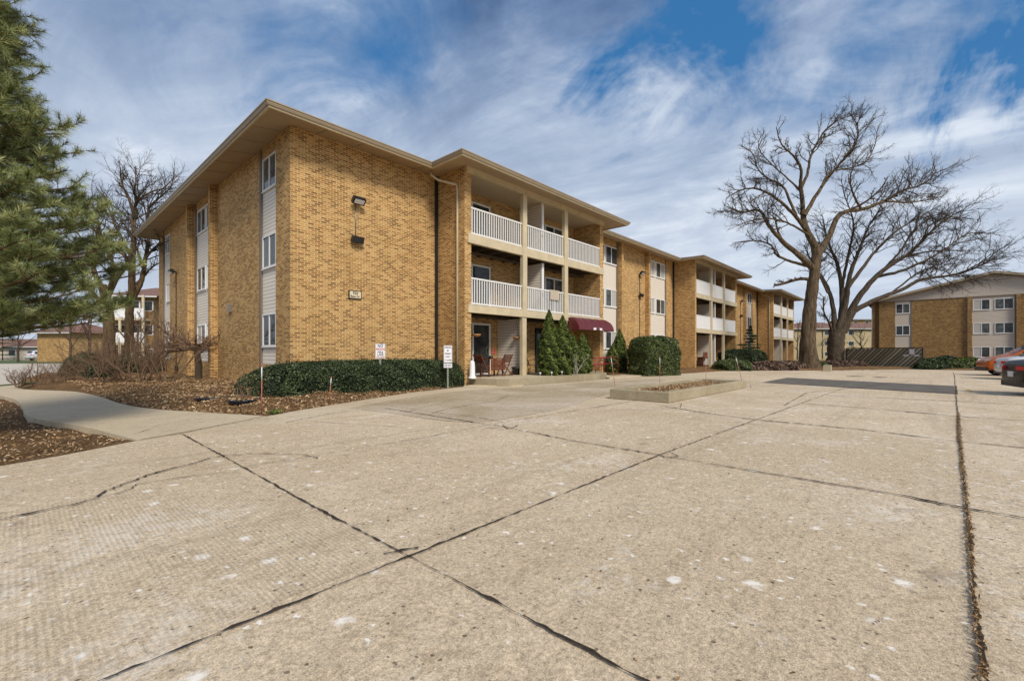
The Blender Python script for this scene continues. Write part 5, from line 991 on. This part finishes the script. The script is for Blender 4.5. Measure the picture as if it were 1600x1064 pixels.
# bundle of tied bare stems before the arborvitae
bs = bare_shrub('bundle of pale bare stems in front of the twin topped arborvitae', Vector((pxw(899, 11.6), 11.6, .27)), 1.15, .35, 6, 91, M['stone'], .016, 0, 'stem_bundle')
for px, py, w_, lab in ((1337, 588, .35, 'long dark metal drain grate near the far curb'), (1375, 589.5, .18, 'small dark round drain cover right of the long grate')):
    c = g(px, py); mb = MB(); mb.obox(c + Vector((0, 0, .006)), RIGHT * w_, FWD * .25, (0, 0, .006)); tag(mb.build('drain_grate', M['joist'], org=c), lab, 'drain')
# short concrete bollard, green utility box
c = g(1293, 580); root = MB(); root.box(c.x - .22, c.x + .22, c.y - .22, c.y + .22, 0, .42); root.v = [(x + (c.x - x) * .06 * (z > .2), y + (c.y - y) * .06 * (z > .2), z) for x, y, z in root.v]; tag(root.build('concrete_block', M['curb'], org=c), 'squat square concrete block at the bed edge between the two big trees', 'bollard')
c = g(1052, 581); c.z = .1; mb = MB(); mb.lathe(tuple(c), [(.14, 0), (.15, .26), (.17, .28), (.17, .34), (.12, .40)], 14); tag(mb.build('utility_cap', plain('pale_green_plastic', (.33, .42, .30), .5), org=c), 'pale green round utility box right of the tall squared hedge', 'utility box')
c = g(1057, 581); 
# chairs and table under the middle block balcony
for px, lab in ((1090, 'dark metal chair at the left under the middle balconies'), (1113, 'white plastic chair behind the balcony post of the middle block')):
    Y_ = 13.6; c = (pxw(px, Y_), Y_, .12); root = thing('patio_chair', lab, 'chair', c); mt = M['black'] if px < 1100 else M['white']; mb = MB(); mb.box(c[0] - .3, c[0] + .3, c[1] - .25, c[1] + .25, .52, .57); mb.build('seat', mt, root); mb = MB(); mb.box(c[0] - .3, c[0] + .3, c[1] + .22, c[1] + .25, .57, 1.05); mb.build('backrest', mt, root)
    for a in (-.27, .27):
        for q in (-.22, .22): MB().tube([(c[0] + a, c[1] + q, .12), (c[0] + a * .9, c[1] + q * .9, .52)], .018, 6).build('leg', mt, root)
c = (pxw(1099, 14.0), 14.0, .12); root = thing('patio_table', 'brown wooden table under the middle balconies', 'table', c); MB().box(c[0] - .8, c[0] + .8, c[1] - .3, c[1] + .3, .82, .88).build('tabletop', M['redwood'], root); MB().box(c[0] - .7, c[0] + .7, c[1] - .26, c[1] - .23, .88, 1.3).build('splashboard', M['redwood'], root)
for a in (-.7, .7): MB().box(c[0] + a - .04, c[0] + a + .04, c[1] - .25, c[1] + .25, .12, .82).build('leg', M['redwood'], root)
# two dropped things on the mulch / lot
c = g(100, 664); c.z = -.12; mb = MB(); mb.obox(c + Vector((0, 0, .03)), (.10, .05, .01), (-.03, .06, 0), (0, 0, .006)); mb.obox(c + Vector((.12, -.02, .05)), (.05, .03, .03), (-.03, .05, 0), (0, 0, .005)); tag(mb.build('litter', plain('pale_blue_plastic', (.45, .55, .66), .4), org=c), 'scrap of pale blue litter on the mulch beside the walk', 'litter')
V, F, tn = leaves(np.c_[rng.uniform(1.4, 9, 320), rng.uniform(-.9, 9, 320), rng.uniform(.006, .012, 320)], np.tile([0, 0, 1.], (320, 1)), .012, .5, .25, rng.beta(1, 3, 320)); tag(npmesh('leaf_litter', V, F, M['chip'], tone=tn), kind='stuff')
# leaf litter caught in the wide joint
xx = rng.uniform(1.5, 13, 2600); yy = np.interp(xx, [1.5, 3, 5, 9, 13], [-.15, -.17, -.24, -.36, -.49]) + rng.normal(0, .011, 2600)
V, F, tn = leaves(np.c_[xx, yy, rng.uniform(.012, .03, 2600)], np.tile([0, 0, 1.], (2600, 1)), .013, .25, .8, rng.beta(1, 3.2, 2600)); tag(npmesh('leaf_litter', V, F, M['chip'], tone=tn), kind='stuff')

# ------------------------------------------------------------------ trash enclosure screen
fa, fb = Vector((49.69, 5.22, 0)), Vector((47.7, .24, 0)); fa = g(1324, 572.5); fb = g(1441, 576)
fd = (fb - fa).normalized(); Lf = (fb - fa).length; fn = Vector((fd.y, -fd.x, 0)); fn = -fn if fn.dot(FWD) > 0 else fn; Hf = 1.62
root = thing('wooden_screen', 'weathered wooden enclosure screen of diagonal boards beside the gabled building', 'fence', (fa + fb) / 2)
mat_w, t, b = mat('weathered_board'); a_ = t.n('ShaderNodeAttribute', attribute_name='tone').outputs['Fac']; setb(t, b, t.ramp(a_, (0, (.12, .10, .06)), (.5, (.26, .225, .145)), (1, (.46, .41, .29))), .9); M['board'] = mat_w
Vl, tn = [], []
P0 = 0
k = 0; pitch = .34
while -Hf + k * pitch < Lf:
    s0 = -Hf * 1.0 + k * pitch; wd = .24
    pts = []
    for (s, z) in ((s0, .08), (s0 + wd, .08), (s0 + wd + Hf * 1.0, Hf), (s0 + Hf * 1.0, Hf)): pts.append([s, z])
    def clip(poly, fnc, inter):
        o = []
        for i in range(len(poly)):
            a, c = poly[i - 1], poly[i]
            if fnc(a): 
                o.append(a)
                if not fnc(c): o.append(inter(a, c))
            elif fnc(c): o.append(inter(a, c))
        return o
    li = lambda X: (lambda a, c: [X, a[1] + (c[1] - a[1]) * (X - a[0]) / (c[0] - a[0])])
    q = clip(pts, lambda p: p[0] >= 0, li(0.0)); q = clip(q, lambda p: p[0] <= Lf, li(Lf)) if q else q
    if len(q) >= 3: Vl.append(q); tn.append(.4 + .6 * random.random())
    k += 1
mb_v, mb_f, tt_ = [], [], []
for q, tv in zip(Vl, tn):
    o = len(mb_v); n = len(q); d0 = random.uniform(.0, .012)
    for dd in (0.0, .03): mb_v += [tuple(fa + fd * s + fn * (dd + d0) + Vector((0, 0, z))) for s, z in q]
    mb_f += [tuple(range(o + n, o + 2 * n))] + [(o + i, o + (i + 1) % n, o + n + (i + 1) % n, o + n + i) for i in range(n)]; tt_ += [tv] * (2 * n)
me = bpy.data.meshes.new('diagonal_boards'); oo = ORG[root.name]; me.from_pydata([tuple(Vector(v) - oo) for v in mb_v], [], mb_f); at_ = me.attributes.new('tone', 'FLOAT', 'POINT'); at_.data.foreach_set('value', tt_); me.materials.append(M['board']); o = bpy.data.objects.new('diagonal_boards', me); COL.objects.link(o); o.parent = root
MB().obox((fa + fb) / 2 + Vector((0, 0, Hf / 2)) - fn * .03, fd * Lf / 2, fn * .012, Vector((0, 0, Hf / 2 - .05))).build('dark_gap_sheet', M['core'], root)  # near-black sheet added behind the boards to make the gaps dark
MB().obox((fa + fb) / 2 + Vector((0, 0, Hf + .03)), fd * (Lf / 2 + .05), fn * .06, Vector((0, 0, .03))).build('top_rail', M['joist'], root)
for q in (fa, fb): MB().obox(q + Vector((0, 0, Hf / 2)) - fd * (.06 if q is fa else -.06), fd * .05, fn * .06, Vector((0, 0, Hf / 2))).build('post', M['joist'], root)
c = fa + fd * (Lf * .885) + fn * .06 + Vector((0, 0, 1.32)); sb = MB().obox(c, fd * .17, fn * .006, Vector((0, 0, .20))).build('notice', M['signw'], root)
for dx in (-.42, .34): MB().obox(c + fd * dx + Vector((0, 0, -.30)), fd * .19, fn * .006, Vector((0, 0, .055))).build('notice', M['signw'], root)

# ------------------------------------------------------------------ gabled building on the right
X2 = 73.0; zb2 = -.3
G2 = thing('gabled_apartment_building', 'three storey ochre brick apartment building with wide siding gable on the right', 'building', (X2, -5.6, 0))
mb = MB(); sd2 = MB(); 
def seg(y1, y0, x=X2, z0=-.3, z1=7.55): mb.box(x, x + .35, y0, y1, z0, z1)
seg(5.0, 4.3, X2 + .5); seg(4.3, 2.79, X2); seg(1.32, -3.5); mb.box(X2 - .25, X2 + .35, -3.86, -3.52, -.3, 7.55); mb.box(X2 - .25, X2 + .35, -7.60, -7.22, -.3, 7.55); seg(-7.6, -12.5, X2); mb.box(X2 + .3, X2 + 20, 4.7, 5.0, -.3, 7.5); mb.box(X2 + .3, X2 + 20, -16.2, -15.9, -.3, 7.5)
seg(-14, -16.2); [MB().box(X2 + .05, X2 + .3, a, b_, -.3, 7.55).build('siding_panel', M['siding_grey'], G2) for a, b_ in ((1.32, 2.79), (-7.22, -3.86), (-14, -12.5))]
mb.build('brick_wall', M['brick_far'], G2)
gb = MB(); Yp = -5.6; ye0, ye1 = 5.15, -16.35; xg = X2 - .02
poly = [(5.0, 7.55), (5.0, 7.55), (Yp, 9.95), (-16.2, 7.55)]
gb.add([(xg, 5.0, 7.55), (xg, Yp, 9.95), (xg, -16.2, 7.55), (xg + .3, 5.0, 7.55), (xg + .3, Yp, 9.95), (xg + .3, -16.2, 7.55)], [(0, 2, 1), (3, 4, 5), (0, 1, 4, 3), (1, 2, 5, 4), (2, 0, 3, 5)]); gb.build('gable', M['siding_grey'], G2)
rf = MB()
for ya, yb in ((5.6, Yp), (-16.8, Yp)):
    za = 7.42; zr = 10.02; rf.add([(X2 - .55, ya, za), (X2 + 20, ya, za), (X2 + 20, yb, zr), (X2 - .55, yb, zr), (X2 - .55, ya, za + .2), (X2 + 20, ya, za + .2), (X2 + 20, yb, zr + .2), (X2 - .55, yb, zr + .2)], [(0, 1, 2, 3), (4, 7, 6, 5), (0, 4, 5, 1), (0, 3, 7, 4)])
rf.build('roof', M['roof'], G2)
fs = MB()
for ya, yb in ((5.6, Yp), (-16.8, Yp)): fs.add([(X2 - .56, ya, 7.36), (X2 - .56, yb, 9.97), (X2 - .56, yb, 10.25), (X2 - .56, ya, 7.64), (X2 - .60, ya, 7.36), (X2 - .60, yb, 9.97), (X2 - .60, yb, 10.25), (X2 - .60, ya, 7.64)], [(0, 1, 2, 3), (4, 7, 6, 5), (0, 4, 5, 1), (3, 2, 6, 7), (0, 3, 7, 4)])
fs.build('fascia', M['gutter'], G2)
mb = MB(); mb.box(X2 - .02, X2 + .05, 1.22, 1.34, -.3, 7.5); mb.box(X2 - .02, X2 + .05, -7.24, -7.14, -.3, 7.5); mb.box(X2 - .06, X2 - .021, -16, 5.0, 7.52, 7.60); mb.build('trim', M['brown'], G2)
for i, zb_ in enumerate((.72, 3.38, 6.03)):
    for j, (a, c_) in enumerate(((-5.30, -3.94), (-7.06, -5.63), (1.42, 2.72), (-13.9, -12.6))): window('X', a, c_, zb_, zb_ + 1.18, X2 + .05, G2, i * 5 + j * 2)
MB().tube([(X2 + .4, 5.02, 7.3), (X2 + .4, 5.06, -.2)], .06, 8).build('downspout', M['siding_white'], G2)

# ------------------------------------------------------------------ background buildings
def simple_building(name, label, c, yaw, w_, d_, h, roofm, wallm, rows_, bays, roofh=1.6, ov=.6, balc=False):
    root = thing(name, label, 'building', c, yaw); ORG[root.name] = Vector((0, 0, 0))   # built in local coordinates
    MB().box(-w_ / 2, w_ / 2, -d_ / 2, d_ / 2, 0, h).build('wall', M[wallm], root)
    mb = MB(); a, b_ = w_ / 2 + ov, d_ / 2 + ov; rr = max(a - b_, .5); mb.add([(-a, -b_, h), (a, -b_, h), (a, b_, h), (-a, b_, h), (-rr, 0, h + roofh), (rr, 0, h + roofh)], [(0, 1, 5, 4), (1, 2, 5), (2, 3, 4, 5), (3, 0, 4), (3, 2, 1, 0)]); mb.build('roof', M[roofm], root)
    MB().box(-a, a, -b_ - .02, -b_ + .0, h - .15, h - .003).build('fascia', M['siding_white'], root)
    fh = h / rows_
    for r in range(rows_):
        for q in range(bays):
            x = -w_ / 2 + (q + .5) * w_ / bays; z = r * fh + fh * .38; mb = MB(); mb.box(x - .6, x + .6, -d_ / 2 - .04, -d_ / 2 - .001, z, z + fh * .42); f = mb.build('window', M['white'], root); MB().box(x - .53, x + .53, -d_ / 2 - .055, -d_ / 2 - .041, z + .06, z + fh * .42 - .06).build('pane', M['glass'], f)
    if balc:
        for r in range(rows_):
            MB().box(-w_ / 2 + .2, w_ / 2 - .2, -d_ / 2 - 1.3, -d_ / 2 - .002, r * fh - .1, r * fh + .08).build('balcony_floor', M['trim'], root)
            if r: MB().box(-w_ / 2 + .2, w_ / 2 - .2, -d_ / 2 - 1.32, -d_ / 2 - 1.27, r * fh + .1, r * fh + 1.1).build('balcony_railing', M['white'], root)
        for x in np.linspace(-w_ / 2 + .3, w_ / 2 - .3, 4): MB().box(x - .1, x + .1, -d_ / 2 - 1.26, -d_ / 2 - 1.1, .1, h - .01).build('post', M['trim'], root)
    return root
YAWC = TH - R(90)       # facing the lot square on
def bz(px, D): v = at(px, 551, D); v.z = -.3; return v
simple_building('yellow_brick_building', 'distant yellow brick building with brown roof behind the slatted screen', bz(1350, 108), YAWC + R(8), 16, 10, 7.0, 'roof_red', 'brick_pale', 3, 4)
simple_building('yellow_brick_building', 'distant tan building between the trunks of the two big trees', bz(1268, 100), YAWC, 15, 10, 6.6, 'roof_red', 'brick_pale', 3, 3)
simple_building('flat_roofed_building', 'far dark roofed block above the yellow brick building', bz(1362, 150), YAWC, 22, 10, 12.2, 'roof', 'brick_far', 4, 6, .5)
simple_building('townhouse_row', 'low red roofed row of houses across the road at far left', bz(20, 82), YAWC + R(4), 26, 8, 2.6, 'roof_red', 'siding_grey', 1, 7, 1.4)
simple_building('brick_apartment_block', 'distant plain tan brick block behind the bare trees on the left', bz(132, 66), YAWC - R(6), 5.2, 8, 4.3, 'roof_red', 'brick', 2, 0, 1.5)
simple_building('brick_apartment_block', 'distant brown brick apartment block with white balconies left of the end wall', (lambda v, y: Vector((v.x - 5 * math.sin(y), v.y + 5 * math.cos(y), v.z)))(bz(208, 46), YAWC + R(12)), YAWC + R(12), 3.6, 10, 7.3, 'roof_red', 'brick_far', 3, 3, 1.5, balc=True)
for i, px in enumerate((25, 8)):
    pass

# ------------------------------------------------------------------ cars
def paint(name, col, rough=.22, metal=.3):
    m, t, b = mat(name); setb(t, b, (*col, 1), rough, metal, spec=.25); b.inputs['Coat Weight'].default_value = .08; b.inputs['Coat Roughness'].default_value = .05; return m
M['carblack'] = paint('black_car_paint', (.008, .009, .010), .35, .0); M['carsilver'] = paint('silver_car_paint', (.60, .61, .61), .28, .2); M['carorange'] = paint('orange_car_paint', (.48, .115, .02)); M['carwhite'] = paint('white_car_paint', (.7, .7, .7))
M['cglass'] = plain('car_glass', (.03, .035, .04), .06, 0, .1); M['tyre'] = plain('tyre_rubber', (.015, .015, .015), .8, 0, .2); M['rim'] = plain('alloy_rim', (.4, .4, .42), .3, .8, .1); M['tail'] = plain('tail_light_red', (.55, .02, .03), .15, 0, .05); M['head'] = plain('headlight_glass', (.65, .68, .70), .08, 0, .1); M['chrome'] = plain('chrome', (.6, .6, .6), .12, 1, .05); M['bumper'] = plain('dark_bumper', (.02, .02, .02), .5, 0, .1)
def car(name, label, cat, loc, heading, body, kind='sedan', L=4.75, W=1.82, plate=True, scale=1.0, labelgroup=None):
    """built in local coordinates: +x is the front, origin on the ground at the centre of the car"""
    root = thing(name, label, cat, loc, heading); ORG[root.name] = Vector((0, 0, 0)); root.scale = (scale,) * 3; hw = W / 2; h = L / 2
    if kind == 'sedan':   # x, bottom z, belt z, roof z, width factor, roof width factor
        st = [(-h, .38, .62, .66, .80, .70), (-h + .04, .26, .86, .96, .90, .78), (-h + .18, .22, .98, 1.03, .96, .80), (-h + .55, .20, .98, 1.05, .99, .78), (-h + .95, .20, .97, 1.20, 1.0, .72), (-h + 1.45, .19, .96, 1.40, 1.0, .66), (-.15, .18, .95, 1.46, 1.0, .65), (.45, .18, .94, 1.40, 1.0, .65), (.95, .18, .93, 1.16, 1.0, .72), (1.3, .18, .91, .98, 1.0, .80), (h - .45, .2, .82, .88, .97, .80), (h - .12, .24, .70, .76, .88, .76), (h, .32, .52, .56, .76, .66)]
    else:
        st = [(-h, .42, .70, .76, .82, .72), (-h + .05, .30, 1.0, 1.2, .92, .74), (-h + .3, .26, 1.05, 1.52, .97, .68), (-h + .9, .25, 1.06, 1.66, 1.0, .68), (-.2, .24, 1.05, 1.70, 1.0, .68), (.35, .24, 1.04, 1.62, 1.0, .68), (.85, .24, 1.03, 1.36, 1.0, .74), (1.25, .24, 1.01, 1.10, 1.0, .82), (h - .4, .26, .94, 1.02, .98, .84), (h - .1, .30, .82, .90, .92, .80), (h, .40, .62, .68, .82, .72)]
    rings = []
    for (x, zb_, zl, zr, wf, rf_) in st:
        w_ = hw * wf; rw = hw * rf_ if zr - zl > .12 else w_ * .9
        rings.append([(x, -w_ * .90, zb_), (x, -w_ * .99, zb_ + .16), (x, -w_, (zb_ + zl) / 2 + .05), (x, -w_ * .965, zl), (x, -rw - (w_ - rw) * .06, zl + (zr - zl) * .80), (x, -rw * .72, zr - .004), (x, 0, zr + .012),
                      (x, rw * .72, zr - .004), (x, rw + (w_ - rw) * .06, zl + (zr - zl) * .80), (x, w_ * .965, zl), (x, w_, (zb_ + zl) / 2 + .05), (x, w_ * .99, zb_ + .16), (x, w_ * .90, zb_)])
    k = 13; n = len(rings); mb = MB(); vs = sum(rings, []); mb.add(vs, [(i * k + j, (i + 1) * k + j, (i + 1) * k + (j + 1) % k, i * k + (j + 1) % k) for i in range(n - 1) for j in range(k)] + [tuple(range(k)), tuple(range((n - 1) * k, n * k))[::-1]], True)
    bd = mb.build('body', body, root); md = bd.modifiers.new('smooth', 'SUBSURF'); md.levels = 2; md.render_levels = 2
    def patch(ia, ib, ja, jb, name_, mt, inset=.10, offs=.012):
        A, Bq, C_, D_ = (Vector(rings[ia][ja]), Vector(rings[ib][ja]), Vector(rings[ib][jb]), Vector(rings[ia][jb])); ce = (A + Bq + C_ + D_) / 4; nn = (Bq - A).cross(D_ - A).normalized()
        if nn.dot(ce - Vector((ce.x * .6, 0, .6))) < 0: nn = -nn
        q = [p + (ce - p) * inset for p in (A, Bq, C_, D_)]; m2 = MB(); vs2 = [p + nn * offs for p in q] + [p - nn * .03 for p in q]; m2.add(vs2, [(0, 1, 2, 3), (4, 7, 6, 5), (0, 4, 5, 1), (1, 5, 6, 2), (2, 6, 7, 3), (3, 7, 4, 0)]); return m2.build(name_, mt, root)
    if kind == 'sedan':
        patch(3, 5, 5, 7, 'rear_window', M['cglass'], .05, .02); patch(7, 9, 5, 7, 'windscreen', M['cglass'], .05, .02)
        for (ja, jb) in ((3, 4), (8, 9)): patch(4, 6, ja, jb, 'side_window', M['cglass']); patch(6, 8, ja, jb, 'side_window', M['cglass'])
    else:
        patch(1, 2, 5, 7, 'rear_window', M['cglass'], .05, .02); patch(5, 7, 5, 7, 'windscreen', M['cglass'], .05, .02)
        for (ja, jb) in ((3, 4), (8, 9)): patch(2, 4, ja, jb, 'side_window', M['cglass']); patch(4, 6, ja, jb, 'side_window', M['cglass'])
    zl = .80 if kind == 'sedan' else .95
    for s_ in (-1, 1):
        t_ = MB().obox((-h + .10, s_ * hw * .70, zl), (.10, 0, 0), (.05 * s_, hw * .20, 0), (0, 0, .055)); t_.build('tail_light', M['tail'], root)
        t_ = MB().obox((h - .16, s_ * hw * .68, zl - .12), (.09, -s_ * .05, 0), (-.03 * s_, hw * .17, 0), (0, 0, .07)); t_.build('headlight', M['head'], root)
    MB().obox((-h + .10, 0, .33), (.08, 0, 0), (0, hw * .86, 0), (0, 0, .08)).build('bumper', M['bumper'], root); MB().obox((h - .02, 0, .36), (.05, 0, 0), (0, hw * .78, 0), (0, 0, .10)).build('bumper', M['bumper'], root)
    MB().obox((-h + .015, 0, zl - .12), (.03, 0, 0), (0, hw * .35, 0), (0, 0, .015)).build('chrome_strip', M['chrome'], root)
    gm = MB(); [gm.obox((h - .03, 0, zz_), (.03, 0, 0), (0, hw * .38, 0), (0, 0, .012)) for zz_ in (.60, .65, .70)]; gm.build('grille', M['chrome'], root)
    if plate: MB().obox((-h - .015, 0, .62), (.012, 0, 0), (0, .16, 0), (0, 0, .08)).build('licence_plate', M['signw'], root)
    for x in (-h + .95, h - .90):
        for s_ in (-1, 1):
            r_ = .33; mb = MB(); mb.tube([(x, s_ * (hw - .20), r_), (x, s_ * (hw + .005), r_)], r_, 24); wh = mb.build('wheel', M['tyre'], root); mb = MB(); mb.tube([(x, s_ * (hw + .0), r_), (x, s_ * (hw + .02), r_)], r_ * .62, 16); mb.build('rim', M['rim'], wh)
    return root
def place_rear(rear, head_ang, L): return Vector((rear[0] + math.cos(head_ang) * L / 2, rear[1] + math.sin(head_ang) * L / 2, 0))
ha = R(-90 + 12)
car('parked_car', 'black sedan with its rear and plate showing at the right edge', 'car', place_rear((20.0, -1.88), ha, 4.75), ha, M['carblack'], group if 0 else 'sedan')
ha2 = R(-90 + 10); car('parked_car', 'silver sedan seen from behind between the orange and black cars', 'car', place_rear((31.3, -2.55), ha2, 4.75), ha2, M['carsilver'])
ha3 = R(-90 + 14 + 180); fr = Vector((36.2, -2.25)); car('parked_car', 'orange crossover with its white framed headlight facing the lot', 'car', (fr[0] - math.cos(ha3) * 2.2, fr[1] - math.sin(ha3) * 2.2, 0), ha3, M['carorange'], 'suv', L=4.4)
c = at(72, 551, 74); car('parked_car', 'white car parked on the road behind the bare shrubs on the left', 'car', (c.x, c.y, -.02), R(30), M['carwhite'], 'suv', L=4.6)
c = at(38, 551, 104); car('parked_car', 'white car farther along the road, before the red roofed houses', 'car', (c.x, c.y, -.02), R(20), M['carwhite'])
print('objects', len(bpy.data.objects), 'faces', sum(len(m.polygons) for m in bpy.data.meshes))
